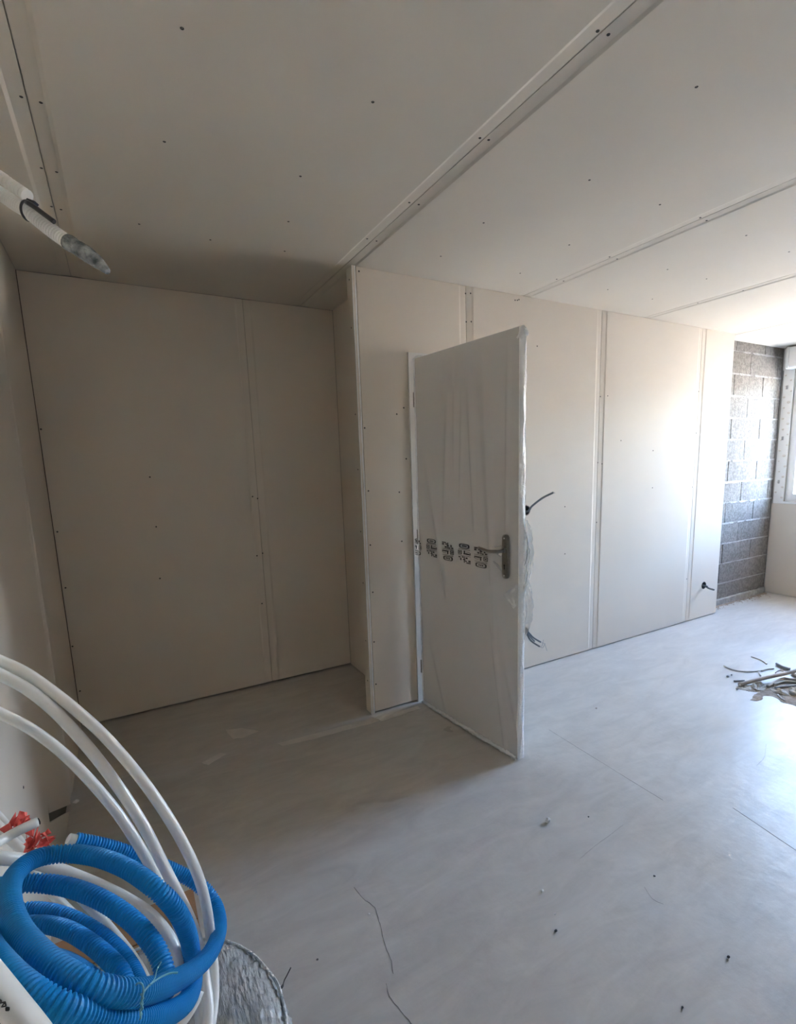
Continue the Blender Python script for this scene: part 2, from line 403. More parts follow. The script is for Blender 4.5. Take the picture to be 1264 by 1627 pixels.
# left wall
wl = tag(MB().box((XL - 0.25, YREAR - 0.25, 0), (XL - 0.045, 4.75, ZC + THICK)).build('wall_left', 'core'), 'plasterboard wall on the left running into the dark alcove', 'wall', kind='structure')
ys = [YREAR, -0.95, 0.25, 1.455, 2.66, YB]
for i, (a, b) in enumerate(zip(ys, ys[1:])):
    ol = None
    if i == 3:      # slanting cut at the foot of this board
        ol = [(a + TAPER, 0.0), (2.548, 0.0), (2.10, 0.240), (2.112, 0.310), (2.120, 0.266), (2.606, 0.0), (b - 0.0005 - TAPER, 0.0), (b - 0.0005 - TAPER, ZC), (a + TAPER, ZC)]
    p = board(wl, (XL, 0, 0), Y, Z, X, [(a + 0.0005, b - 0.0005, 0.0, ZC, i > 0, i < 4)], outline=ol)
    if i == 3:
        for px in ((37, 1251),): screw(p, on_x(*px, XL), (1, 0, 0))
MB().box((XL - 0.02, YREAR, 0.0), (XL - 0.0135, YB, 0.45)).build('sole_strip', 'core', wl)

# alcove back wall
wb = tag(MB().box((XL - 0.05, YB + 0.045, 0), (XA + 0.03, YB + 0.20, ZC + THICK)).build('wall_alcove', 'core'), 'shaded plasterboard wall at the back of the alcove', 'wall', kind='structure')
bp1 = board(wb, (0, YB, 0), X, Z, -Y, [(XL + 0.0035, 0.764, 0.012, ZC - 0.002, False, True)])
bp2 = board(wb, (0, YB, 0), X, Z, -Y, [(0.7665, XA - 0.002, 0.012, ZC - 0.002, True, False)])
for p in [(65, 682), (91, 845), (104, 934), (115, 1027), (127, 1098), (238, 758), (248, 837), (254, 919), (401, 789), (409, 792), (408, 883), (417, 879), (416, 959), (523, 492)]:
    q = on_y(*p, YB); screw(bp1 if q.x < 0.765 else bp2, q, (0, -1, 0))
# alcove return on its right
wr = tag(MB().box((XA + THICK, YW + 0.073, 0), (XA + 0.10, 4.62, ZC + THICK)).build('wall_alcove_return', 'core'), 'narrow plasterboard return closing the alcove on its right', 'wall', kind='structure')
rp = board(wr, (XA, 0, 0), -Y, Z, -X, [(-(YB), -(YW + 0.074), 0.006, ZC, False, False)])
screw(rp, on_x(548, 892, XA), (-1, 0, 0))

# partition with the doorway
DX0, DX1, DZ = 1.470, 2.318, 2.092
XP0, XP1 = 1.179, 4.715
wp = tag(MB().box((DX1 + 0.002, YW + 0.0455, 0), (XP1 - 0.003, YW + 0.0605, ZC + THICK)).box((XP0 - 0.01, YW + 0.0455, 0), (DX0 - 0.002, YW + 0.0605, ZC + THICK)).box((DX0 - 0.002, YW + 0.0455, DZ + 0.002), (DX1 + 0.002, YW + 0.0605, ZC + THICK)).build('wall_partition', 'core'),
         'plasterboard partition wall with the doorway and bare cable outlets', 'wall', kind='structure')
O1 = on_y(835.5, 811, YW); O2 = on_y(833.5, 1003, YW); O3 = on_y(1117.5, 930, YW)
OUT = [(O1, 0.033), (O2, 0.030), (O3, 0.030)]
holes = [circle(o.x, o.z, r) for o, r in OUT]
pp = [board(wp, (0, YW, 0), X, Z, -Y, [(XP0, DX0, 0.010, ZC - 0.002, False, False), (DX0, 1.880, DZ, ZC - 0.002, False, True)]),
      board(wp, (0, YW, 0), X, Z, -Y, [(1.8835, DX1, DZ, ZC - 0.002, True, False), (DX1, 3.052, 0.008, ZC - 0.002, False, True)], holes=holes),
      board(wp, (0, YW, 0), X, Z, -Y, [(3.0555, 4.251, 0.008, ZC - 0.002, True, True)]),
      board(wp, (0, YW, 0), X, Z, -Y, [(4.2545, XP1, 0.008, ZC - 0.002, True, False)], holes=holes)]
# boards of the far side (facing the room beyond)
board(wp, (0, YW + 0.073, 0), -X, Z, Y, [(-DX0, -XA - 0.10, 0.008, ZC, False, False), (-DX1, -DX0, DZ, ZC, False, False), (-3.2, -DX1, 0.008, ZC, False, False)])
board(wp, (0, YW + 0.073, 0), -X, Z, Y, [(-XA, -XP0 + 0.02, 0.008, ZC, False, False)])
# end cap of the partition: board on edge with torn paper lips
ec = MB().box((XP0 - 0.0245, YW - 0.0015, 0.0), (XP0 - 0.0125, YW + 0.073, ZC)); ec.build('end_board', 'board', wp)
def lip(x, y, w, amp, seed, z0=0.0, z1=ZC):
    mb = MB(); V = []; n = 90
    for i in range(n):
        z = z0 + (z1 - z0) * i / (n - 1); e = noise.noise(Vector((z * 7, seed, 0))) * amp; e2 = abs(noise.noise(Vector((z * 13, seed, 5)))) * amp
        V += [(x + e, y - 0.0015 - e2 * 0.6, z), (x + w + e * 0.6, y - 0.001, z), (x + w + e * 0.6, y + 0.002, z), (x + e, y + 0.002, z)]
    F = [(4 * i + k, 4 * i + (k + 1) % 4, 4 * i + 4 + (k + 1) % 4, 4 * i + 4 + k) for i in range(n - 1) for k in range(4)]
    F += [(3, 2, 1, 0), tuple(4 * (n - 1) + k for k in range(4))]
    return mb.add(V, F)
lip(XP0 - 0.0122, YW, 0.0085, 0.004, 3).build('paper_lip', 'paper_edge', wp)
lip(XP0 - 0.0260, YW - 0.0005, 0.0040, 0.0012, 9).build('paper_lip', 'paper_edge', wp)
def near(x, xs): return min(abs(x - e) for e in xs)
for p in [(570, 431), (567, 487), (572, 568), (579, 680), (585, 780), (588, 866), (592, 941), (594, 1020), (597, 1087), (630, 658), (641, 648), (645, 729), (634, 782), (638, 860),
          (740, 466), (747.5, 466), (741, 511), (748.5, 511), (658, 436), (818, 477), (821.5, 477), (824, 476), (853, 550), (954, 630), (965, 629), (950, 735), (956, 737), (948, 830), (897, 805), (897, 880),
          (1037, 716), (1036, 775), (1110, 622), (1106, 688), (1100, 774), (1091, 920), (1150, 696), (1128, 640), (986, 700), (572, 1140 - 30)]:
    q = on_y(*p, YW)
    if q.x < XP0 + 0.003 or (DX0 - 0.004 < q.x < DX1 and q.z < DZ) or q.x > XP1: continue
    pan = pp[0] if q.x < 1.882 else pp[1] if q.x < 3.054 else pp[2] if q.x < 4.253 else pp[3]
    off = TDEP * max(0, 1 - near(q.x, (1.8817, 3.0537, 4.2527)) / TAPER)
    screw(pan, q + Vector((0, off, 0)), (0, -1, 0))
for z in (2.44, 2.2, 1.75, 1.45, 1.1, 0.8, 0.45, 0.2): screw(wp, (XP0 - 0.0245, YW + 0.038, z), (-1, 0, 0))

# block wall at the far end
wk = tag(MB().box((4.60, YBLK + 0.012, 0), (XR + 0.26, YBLK + 0.21, ZC + THICK)).build('wall_blockwork', 'mortar_dark'), 'bare grey concrete block wall between the partition and the window', 'wall', kind='structure')
bw, bh, bd = 0.491, 0.193, 0.10
def block_mesh(w, seed):
    mb = MB(); nx, nz = 4, 2; V = []; b = 0.005
    for j in range(nz + 1):
        for i in range(nx + 1):
            x = w * i / nx; z = bh * j / nz; e = noise.noise(Vector((x * 9 + seed * 3.1, z * 9, seed)))
            edge = i in (0, nx) or j in (0, nz)
            V.append((x + (e * 0.003 if edge else 0), 0.004 * e + (0.003 if edge else 0), z + (e * 0.002 if edge else 0)))
    k = (nx + 1) * (nz + 1)
    V += [(x, y + 0.02, z) for x, y, z in V[:]]
    F = [(j * (nx + 1) + i, j * (nx + 1) + i + 1, (j + 1) * (nx + 1) + i + 1, (j + 1) * (nx + 1) + i) for j in range(nz) for i in range(nx)]
    ring = list(range(nx)) + [nx + (nx + 1) * j for j in range(nz)] + [k - 1 - i for i in range(nx)] + [(nx + 1) * (nz - j) for j in range(nz)]
    F += [(ring[i], ring[i] + k, ring[(i + 1) % len(ring)] + k, ring[(i + 1) % len(ring)]) for i in range(len(ring))]
    mb.add(V, F)
    o = mb.build('block', 'block'); me = o.data; bpy.data.objects.remove(o); return me
BLK = {}
for row in range(13):
    z0 = 0.012 + 0.2 * row
    xs = [4.79, 5.29, 5.79, 6.29] if row % 2 else [4.535, 5.035, 5.535, 6.035]
    if row in (0, 1): xs = [5.0, 6.4] if row else [4.9, 6.4]
    for a, b in zip(xs, xs[1:]):
        a, b = max(a, 4.61), min(b, XR)
        if b - a < 0.05: continue
        w = round(b - a - 0.009, 3); s = random.randrange(3)
        key = (w, s)
        if key not in BLK: BLK[key] = block_mesh(w, s + w)
        o = child_at('block', BLK[key], wk, (a + 0.0045, YBLK - 0.004 * random.random(), z0 + 0.004))
        if row == 12: o.scale.z = 0.45
    # squeezed-out bed joint above the course
    if row < 12:
        mb = MB(); n = 60; V = []
        for i in range(n):
            x = 4.62 + (XR - 4.62) * i / (n - 1); e = noise.noise(Vector((x * 11, row * 3.7, 1))); e2 = noise.noise(Vector((x * 23, row * 1.7, 8)))
            h = 0.006 + 0.0075 * max(0, e + 0.25); d = 0.004 + 0.012 * max(0, e2 * 0.8 + 0.12)
            if e < -0.22: d = -0.004
            if row < 3: h *= 0.6; d *= 0.5
            zc = z0 + 0.2
            V += [(x, YBLK - d, zc - h * 1.2), (x, YBLK - d * 0.7, zc + h * 0.7), (x, YBLK + 0.02, zc + 0.005), (x, YBLK + 0.02, zc - 0.005)]
        F = [(4 * i + k, 4 * i + (k + 1) % 4, 4 * i + 4 + (k + 1) % 4, 4 * i + 4 + k) for i in range(n - 1) for k in range(4)]
        mb.add(V, F + [(3, 2, 1, 0), tuple(4 * (n - 1) + k for k in range(4))]); mb.build('mortar_joint', 'mortar', wk)
mb = MB(); n = 40; V = []
for i in range(n):
    x = 4.62 + (XR - 0.01 - 4.62) * i / (n - 1); e = noise.noise(Vector((x * 9, 4, 2))) * 0.006
    V += [(x, YBLK - 0.020 - e, 0.001), (x, YBLK - 0.016 - e, 0.05 + e), (x, YBLK + 0.01, 0.06 + e), (x, YBLK + 0.01, 0.001)]
mb.add(V, [(4 * i + k, 4 * i + (k + 1) % 4, 4 * i + 4 + (k + 1) % 4, 4 * i + 4 + k) for i in range(n - 1) for k in range(4)] + [(3, 2, 1, 0), tuple(4 * (n - 1) + k for k in range(4))])
mb.build('mortar_skirt', 'mortar', wk)
# end of the plasterboard lining, closing back to the blockwork
MB().box((XP1 - 0.013, YW + 0.0126, 0), (XP1 - 0.001, YBLK + 0.01, ZC)).build('end_board', 'board', wp)

# window wall: masonry with the opening, lining boards
wn = MB()
WT = 0.40
wn.box((XR + THICK, YREAR - 0.25, 0), (XR + WT, WIN_Y0, ZC + THICK)).box((XR + THICK, WIN_Y1, 0), (XR + WT, YBLK + 0.012, ZC + THICK))
wn.box((XR + THICK, WIN_Y0, 0), (XR + WT, WIN_Y1, WIN_Z0)).box((XR + THICK, WIN_Y0, WIN_Z1), (XR + WT, WIN_Y1, ZC + THICK))
ww = tag(wn.build('wall_right', 'render'), 'window wall at the far right lined with plasterboard below the sill', 'wall', kind='structure')
board(ww, (XR, 0, 0), -Y, Z, -X, [(-2.766, -1.60, 0.006, 0.955, False, True)])
board(ww, (XR, 0, 0), -Y, Z, -X, [(-1.598, -0.40, 0.006, 0.955, True, False)])
board(ww, (XR, 0, 0), -Y, Z, -X, [(-0.398, 2.19, 0.006, ZC, False, False)])
board(ww, (XR, 0, 0), -Y, Z, -X, [(-WIN_Y0, -0.40, 0.957, ZC, False, False)])
sp = board(ww, (XR - 0.004, 0, 0), -Y, Z, -X, [(-2.752, -WIN_Y1, 0.958, ZC - 0.19, False, False)], name='reveal_strip', m='pvc')
board(ww, (XR - 0.004, 0, 0), -Y, Z, -X, [(-WIN_Y1, -WIN_Y0, 0.958, WIN_Z0, False, False)], name='sill_strip', m='pvc')
board(ww, (XR - 0.001, 0, 0), -Y, Z, -X, [(-2.766, -WIN_Y0, WIN_Z1, ZC, False, False)], name='head_strip', m='pvc')
gd = MB()
for i in range(8):
    gd_a = 2 * math.pi * i / 8; gd.v.append(Vector((math.cos(gd_a) * 0.011, math.sin(gd_a) * 0.014, 0)))
for i in range(8):
    gd_a = 2 * math.pi * i / 8; gd.v.append(Vector((math.cos(gd_a) * 0.006, math.sin(gd_a) * 0.008, 0.003)))
gd.f = [(i, (i + 1) % 8, 8 + (i + 1) % 8, 8 + i) for i in range(8)] + [tuple(range(8, 16))]
_o = gd.build('glue_dab', 'smear'); DAB = _o.data; bpy.data.objects.remove(_o)
random.seed(11)
for k in range(24):
    z = 1.02 + 0.053 * k; y = 2.70 + (0.028 if k % 2 else -0.022) + random.uniform(-0.01, 0.01)
    o = child_at('glue_dab', DAB, sp, (XR - 0.004, y, z), Z.rotation_difference(-X)); o.scale = (random.uniform(0.6, 1.2),) * 2 + (1,)
for z in (1.18, 1.62, 2.12):
    MB().box((XR - 0.010, 2.705, z - 0.018), (XR - 0.0035, 2.722, z + 0.018)).build('fixing_clip', 'off_grey', sp)

# rear wall, outer shell
wq = tag(MB().box((XL - 0.25, YREAR - 0.25, 0), (XR + WT, YREAR - THICK, ZC + THICK)).build('wall_rear', 'render'), 'plasterboard wall of the room behind the viewer', 'wall', kind='structure')
for a in (XL, 0.85, 2.05, 3.25, 4.45):
    board(wq, (0, YREAR, 0), -X, Z, Y, [(-min(a + 1.197, XR), -a, 0.008, ZC, True, True)])
# room beyond the doorway
wy_ = tag(MB().box((XA + 0.10, 4.60, 0), (4.75, 4.75, ZC + THICK)).box((3.20, YW + 0.0735, 0), (3.35, 4.60, ZC + THICK)).build('wall_beyond', 'board'), 'plain walls of the room beyond the doorway', 'wall', kind='structure')
tag(MB().box((XP1, YBLK + 0.215, 0), (XP1 + 0.03, 4.75, ZC + 0.01)).build('wall_outer', 'render'), 'outer masonry beside the room beyond the doorway', 'wall', kind='structure')

# ------------------------------------------------------------------ window
w1 = thing('window_1', 'white two-sash window in the far right wall', 'window', (XR + 0.06, (WIN_Y0 + WIN_Y1) / 2, WIN_Z0), kind='structure')
def ringbox(y0, y1, z0, z1, w, x0, x1):
    return MB().box((x0, y0, z0), (x1, y1, z0 + w)).box((x0, y0, z1 - w), (x1, y1, z1)).box((x0, y0, z0 + w), (x1, y0 + w, z1 - w)).box((x0, y1 - w, z0 + w), (x1, y1, z1 - w))
ringbox(WIN_Y0 + 0.001, WIN_Y1 - 0.001, WIN_Z0 + 0.001, WIN_Z1 - 0.001, 0.035, XR + 0.03, XR + 0.10).build('window_frame', 'pvc', w1)
ym = (WIN_Y0 + WIN_Y1) / 2
for a, b in ((WIN_Y0 + 0.028, ym), (ym + 0.001, WIN_Y1 - 0.028)):
    s = ringbox(a, b, WIN_Z0 + 0.028, WIN_Z1 - 0.028, 0.05, XR + 0.012, XR + 0.075).build('sash', 'pvc', w1)
    MB().box((XR + 0.040, a + 0.048, WIN_Z0 + 0.076), (XR + 0.046, b - 0.048, WIN_Z1 - 0.076)).build('pane', 'glass', s)
hb = MB().box((XR - 0.002, ym + 0.012, 1.56), (XR + 0.012, ym + 0.040, 1.70)); hb.box((XR - 0.04, ym + 0.019, 1.62), (XR - 0.002, ym + 0.033, 1.636)); hb.box((XR - 0.045, ym + 0.017, 1.50), (XR - 0.030, ym + 0.035, 1.64)); hb.build('window_handle', 'pvc', w1)
MB().box((XR + 0.10, WIN_Y0, WIN_Z0 - 0.0), (XR + WT + 0.03, WIN_Y1, WIN_Z0 + 0.012)).build('outer_sill', 'render', w1)
# roller shutter box
sb = thing('roller_shutter_box', 'white roller shutter box above the window under the ceiling', 'shutter box', (5.76, 1.9, 2.29))
def rbox(y0, y1, x0, x1, z0, z1, r):
    prof = [(x1, z0), (x1, z1), (x0, z1)] + [(x0 + r - r * math.cos(t), z0 + r - r * math.sin(t)) for t in [math.pi / 2 * k / 5 for k in range(6)]]
    V = [(x, y0, z) for x, z in prof] + [(x, y1, z) for x, z in prof]; n = len(prof)
    return MB().add(V, [tuple(range(n)), tuple(reversed(range(n, 2 * n)))] + [(i, n + i, n + (i + 1) % n, (i + 1) % n) for i in range(n)])
rbox(1.08, 2.665, 5.76, XR - 0.0015, 2.292, 2.485, 0.02).build('cover', 'pvc', sb)
rbox(2.666, 2.688, 5.752, XR - 0.0015, 2.285, 2.490, 0.024).build('end_cap', 'pvc', sb)
rbox(1.057, 1.079, 5.752, XR - 0.0015, 2.285, 2.490, 0.024).build('end_cap', 'pvc', sb)

# ------------------------------------------------------------------ door, wrapped in film
HG, FR = Vector((1.490, 2.575, 0)), Vector((1.5675, 1.788, 0))
dx = (FR - HG).normalized(); dy = Z.cross(dx); LW = (FR - HG).length
d1 = thing('door_1', 'white door standing open at right angles, wrapped in clear plastic film', 'door', HG, kind='structure')
def D(a, b, z): return HG + dx * a + dy * b + Z * z
LT = 2.048
leaf = MB().obox(D(0.004, 0, 0.012), dx * (LW - 0.004), dy * 0.036, Z * (LT - 0.012)).build('leaf', 'door', d1)
# frame
for x0, x1 in ((DX0 + 0.001, DX0 + 0.036), (DX1 - 0.036, DX1 - 0.001)):
    MB().box((x0, YW - 0.012, 0.0005), (x1, YW + 0.085, DZ - 0.001)).build('door_jamb', 'jamb', d1)
MB().box((DX0 + 0.036, YW - 0.012, DZ - 0.036), (DX1 - 0.036, YW + 0.085, DZ - 0.001)).build('door_head', 'jamb', d1)
for zz in (0.24, 1.05, 1.83):
    h = MB().tube([D(-0.006, -0.004, zz - 0.04), D(-0.006, -0.004, zz + 0.04)], 0.0065, 10); h.obox(D(-0.006, 0.0, zz - 0.035), dx * 0.03, dy * -0.003, Z * 0.07); h.build('hinge', 'metal', d1)
# film on the visible face
random.seed(5)
def sheet(fn, nu, nv, name, m, parent, thick=None):
    mb = MB(); V = [fn(i / nu, j / nv) for j in range(nv + 1) for i in range(nu + 1)]
    F = [(j * (nu + 1) + i, j * (nu + 1) + i + 1, (j + 1) * (nu + 1) + i + 1, (j + 1) * (nu + 1) + i) for j in range(nv) for i in range(nu)]
    return mb.add(V, F, True).build(name, m, parent)
folds = [(0.62, -0.05, 0.020, 0.55, 1.0, 0.005), (0.80, -0.10, 0.030, 0.30, 1.0, 0.006), (0.30, 0.10, 0.022, 0.55, 1.0, 0.004), (0.42, 0.03, 0.012, 0.70, 1.0, 0.003), (0.48, 0.06, 0.016, 0.62, 1.0, 0.004),
         (0.10, 0.22, 0.020, 0.35, 0.75, 0.004), (0.74, 0.16, 0.020, 0.0, 0.42, 0.006), (0.86, 0.20, 0.022, 0.0, 0.30, 0.005), (0.12, 0.18, 0.02, 0.0, 0.22, 0.004), (0.90, 0.02, 0.012, 0.55, 1.0, 0.003)]
def film(u, v):
    z = 0.004 + (LT + 0.002 - 0.004) * v; e = 0.0015 * (1 + noise.noise(Vector((u * 5, v * 3, 2))))
    for (u0, sl, w, v0, v1, am) in folds:
        if v0 <= v <= v1:
            t = (v - v0) / (v1 - v0); c = u0 + sl * (t if v1 == 1.0 else 1 - t); k = math.sin(math.pi * min(1, max(0, t * 0.9 + 0.1)))
            e += 1.9 * am * max(0, 1 - abs(u - c) / (w * (0.9 + 1.4 * t))) * (k ** 0.5 if k > 0 else 0)
    return D(0.004 + (LW - 0.003) * u, -0.0025 - e, z)
wrap = sheet(film, 110, 90, 'plastic_film', 'film', d1)
# film on the far face and over the top, loosely bunched along the free edge and the foot
sheet(lambda u, v: D(0.004 + (LW - 0.003) * u, 0.038 + 0.003 * (1 + noise.noise(Vector((u * 9, v * 7, 9)))), 0.004 + LT * v), 40, 40, 'plastic_film', 'film', d1)
def bunch(path, r, amp, seed, seg=12):
    path = resample(catmull(path, 0.01), 0.008)
    mb = MB(); n = len(path); V = []
    T = [(path[min(i + 1, n - 1)] - path[max(i - 1, 0)]).normalized() for i in range(n)]
    for i in range(n):
        ref = dy; B = T[i].cross(ref).normalized(); A = B.cross(T[i])
        for k in range(seg):
            a = 2 * math.pi * k / seg
            rr = r * (0.75 + amp * noise.noise(Vector((math.cos(a) * 2 + seed, math.sin(a) * 2, i * 0.13))) + 0.5 * amp * noise.noise(Vector((math.cos(a) * 4, math.sin(a) * 4 + seed, i * 0.5))))
            V.append(path[i] + (A * math.cos(a) + B * math.sin(a)) * max(0.0008, rr))
    F = [(i * seg + k, i * seg + (k + 1) % seg, (i + 1) * seg + (k + 1) % seg, (i + 1) * seg + k) for i in range(n - 1) for k in range(seg)]
    return mb.add(V, F, True)
def strip(aoff, seed, z0, z1, n=140):
    mb = MB(); V = []
    for i in range(n):
        z = z0 + (z1 - z0) * i / (n - 1)
        for k in range(7):
            t = k / 6; e = noise.noise(Vector((t * 3 + seed, z * 9, seed))); e2 = noise.noise(Vector((t * 6, z * 28, seed)))
            V.append(D(LW + aoff + 0.004 * e + 0.0025 * e2 + 0.004 * math.sin(math.pi * t), -0.003 + 0.042 * t + 0.002 * e2, z))
    F = [(i * 7 + k, i * 7 + k + 1, (i + 1) * 7 + k + 1, (i + 1) * 7 + k) for i in range(n - 1) for k in range(6)]
    return mb.add(V, F, True)
strip(0.003, 3, 0.004, LT).build('edge_film', 'film_fold', d1)
bunch([D(0.0, -0.005, 0.012), D(0.25, -0.007, 0.011), D(0.55, -0.008, 0.012), D(LW - 0.002, -0.006, 0.012)], 0.0125, 0.9, 4).build('foot_film', 'film_fold', d1)
bunch([D(LW, -0.006, LT - 0.05), D(LW + 0.004, 0.02, LT), D(LW, 0.045, LT - 0.03)], 0.012, 0.9, 14).build('edge_film', 'film_fold', d1)
bunch([D(0.0, -0.008, LT - 0.006), D(0.02, 0.012, LT + 0.012), D(0.05, 0.04, LT + 0.006)], 0.009, 0.9, 24).build('edge_film', 'film_fold', d1)
bunch([D(0.006, -0.005, 0.02), D(0.004, -0.006, 1.0), D(0.004, -0.005, LT)], 0.0045, 0.9, 34).build('edge_film', 'film_fold', d1)
# loose flap of film by the lock
def flap(zt, zb, reach, seed, a0=0.0, nz=50, nk=14):
    def fn(u, v):
        z = zt + (zb - zt) * v; w = reach * math.sin(math.pi * min(1, 0.08 + 0.92 * v)) ** 0.7
        e = noise.noise(Vector((u * 3 + seed, v * 5, seed))) * 0.012; e2 = noise.noise(Vector((u * 7, v * 14, seed))) * 0.006
        return D(LW + a0 + 0.004 + w * u * 0.35 + e2, 0.030 + w * u + e, z + e * 0.4)
    return fn
sheet(flap(1.20, 0.86, 0.050, 2), 14, 50, 'loose_film', 'film_thin', d1)
sheet(flap(1.16, 0.90, 0.040, 7, -0.002), 12, 40, 'loose_film', 'film_thin', d1)
sheet(flap(0.93, 0.62, 0.050, 5), 14, 50, 'loose_film', 'film_thin', d1)
def tongue(u, v):
    e = noise.noise(Vector((u * 4, v * 4, 3))) * 0.006
    return D(LW + 0.003 - 0.085 * u * (1 - abs(v - 0.45) * 1.6), -0.010 - 0.015 * u + e, 0.905 - 0.10 * v - 0.02 * u)
sheet(tongue, 12, 12, 'loose_film', 'film_thin', d1)
for s, (a, b) in enumerate(((1.19, 0.98), (1.15, 0.93), (1.02, 0.86))):
    bunch([D(LW + 0.006, 0.02 + 0.01 * s, a), D(LW + 0.016, 0.045 + 0.012 * (s % 2), (a + b) / 2), D(LW + 0.006, 0.03, b)], 0.005, 0.9, 50 + s, 8).build('loose_film', 'film_fold', d1)
# printed pictograms on the film
def print_group(a, zc, up, name='print_mark'):
    mb = MB(); s = 1 if up else -1; b = -0.0085
    def q(x0, x1, z0, z1):
        x0, x1 = a + s * x0 * 1.65, a + s * x1 * 1.65; z0, z1 = zc + s * z0, zc + s * z1
        mb.obox(D(min(x0, x1), b, min(z0, z1)), dx * abs(x1 - x0), dy * 0.0006, Z * abs(z1 - z0))
    # rounded tablet at the top
    n = 20
    for i in range(n):
        t0, t1 = 2 * math.pi * i / n, 2 * math.pi * (i + 1) / n
        def e(t, k): return D(a + 0.042 * k * math.copysign(abs(math.cos(t)) ** 0.6, math.cos(t)), b, zc + s * 0.042 + 0.0125 * k * math.copysign(abs(math.sin(t)) ** 0.6, math.sin(t)))
        P = [e(t0, 1), e(t1, 1), e(t1, 0.72), e(t0, 0.72)]
        mb.add(P + [p + dy * 0.0006 for p in P], [(0, 1, 2, 3), (7, 6, 5, 4), (0, 4, 5, 1), (2, 6, 7, 3)])
    for x in (-0.010, -0.002, 0.006): q(x, x + 0.005, 0.038, 0.046)
    q(-0.028, 0.028, 0.0235, 0.0255)
    # middle row: box, handset, square
    for u in ((-0.030, -0.012, 0.014, 0.017), (-0.030, -0.012, -0.004, -0.001), (-0.030, -0.027, -0.004, 0.017), (-0.015, -0.012, -0.004, 0.017), (-0.024, -0.018, 0.003, 0.010)): q(*u)
    q(-0.004, 0.030, -0.002, 0.003); q(-0.002, 0.004, 0.003, 0.018); q(0.026, 0.030, 0.003, 0.010); q(0.006, 0.024, 0.003, 0.006); q(0.010, 0.026, 0.012, 0.014)
    q(-0.030, 0.030, -0.0105, -0.0085)
    # bottom row: crossed figure and blocks
    q(-0.028, -0.018, -0.022, -0.016); q(-0.020, -0.014, -0.036, -0.024); q(-0.012, -0.004, -0.020, -0.014); q(-0.006, 0.006, -0.032, -0.027); q(-0.002, 0.002, -0.046, -0.014)
    q(0.006, 0.016, -0.024, -0.016); q(0.010, 0.030, -0.048, -0.042); q(0.020, 0.030, -0.040, -0.030); q(0.004, 0.012, -0.040, -0.034)
    mb.build(name, 'ink', wrap)
for k, px in enumerate(((663, 867), (687, 871), (713, 875), (739, 880), (765.5, 885))):
    n_ = dy; d = ray(*px); t = (HG - CAM).dot(n_) / d.dot(n_); P = CAM + d * t
    print_group((P - HG).dot(dx), P.z, k % 2 == 1)
# lever handle
pl = MB(); pa, pz0, pz1, pw = 0.720, 0.918, 1.132, 0.019
ol = [(pa + pw * math.cos(t), pz1 - pw + pw * math.sin(t)) for t in [math.pi * k / 10 for k in range(11)]] + [(pa - pw * math.cos(t), pz0 + pw - pw * math.sin(t)) for t in [math.pi * k / 10 for k in range(11)]]
pl.poly(ol, [], D(0, -0.020, 0), dx, Z, -dy, 0.012)
pl.poly([(pa + (x - pa) * 0.72, 1.025 + (z - 1.025) * 0.95) for x, z in ol], [], D(0, -0.023, 0), dx, Z, -dy, 0.004)
hd = thing('x', '', '', HG); bpy.data.objects.remove(hd)
plate = pl.build('handle_plate', 'metal', d1)
lv = resample(catmull([D(pa, -0.018, 1.058), D(pa, -0.055, 1.056), D(pa - 0.022, -0.066, 1.054), D(pa - 0.065, -0.066, 1.050), D(pa - 0.105, -0.065, 1.056), D(pa - 0.135, -0.064, 1.060)], 0.004), 0.004)
MB().tube(lv, [0.0085 if i < 14 else 0.0092 - 0.003 * (i - 14) / (len(lv) - 14) for i in range(len(lv))], 12).build('lever', 'metal', plate)
MB().tube([D(pa, -0.023, 1.058), D(pa, -0.034, 1.058)], 0.013, 16).build('rose', 'metal', plate)
kh = MB().tube([D(pa, -0.0228, 0.985), D(pa, -0.0242, 0.985)], 0.0042, 12); kh.obox(D(pa - 0.0022, -0.0242, 0.966), dx * 0.0044, dy * 0.0014, Z * 0.018); kh.build('keyhole', 'dark', plate)
for zz in (0.935, 1.115): MB().tube([D(pa, -0.0228, zz), D(pa, -0.0248, zz)], 0.004, 10).build('fixing_screw', 'pvc', plate)
bunch([D(pa - 0.085, -0.010, 1.062), D(pa - 0.04, -0.016, 1.072), D(pa + 0.02, -0.026, 1.066)], 0.0035, 0.9, 70, 8).build('loose_film', 'film_fold', d1)
bunch([D(pa - 0.03, -0.020, 1.045), D(pa - 0.055, -0.016, 1.030), D(pa - 0.035, -0.012, 1.022), D(pa - 0.02, -0.014, 1.034)], 0.003, 0.9, 71, 8).build('loose_film', 'film_thin', d1)
bunch([D(pa - 0.085, -0.009, 0.99), D(pa - 0.05, -0.014, 0.975), D(pa - 0.02, -0.016, 0.952)], 0.006, 0.9, 72, 8).build('loose_film', 'film_thin', d1)

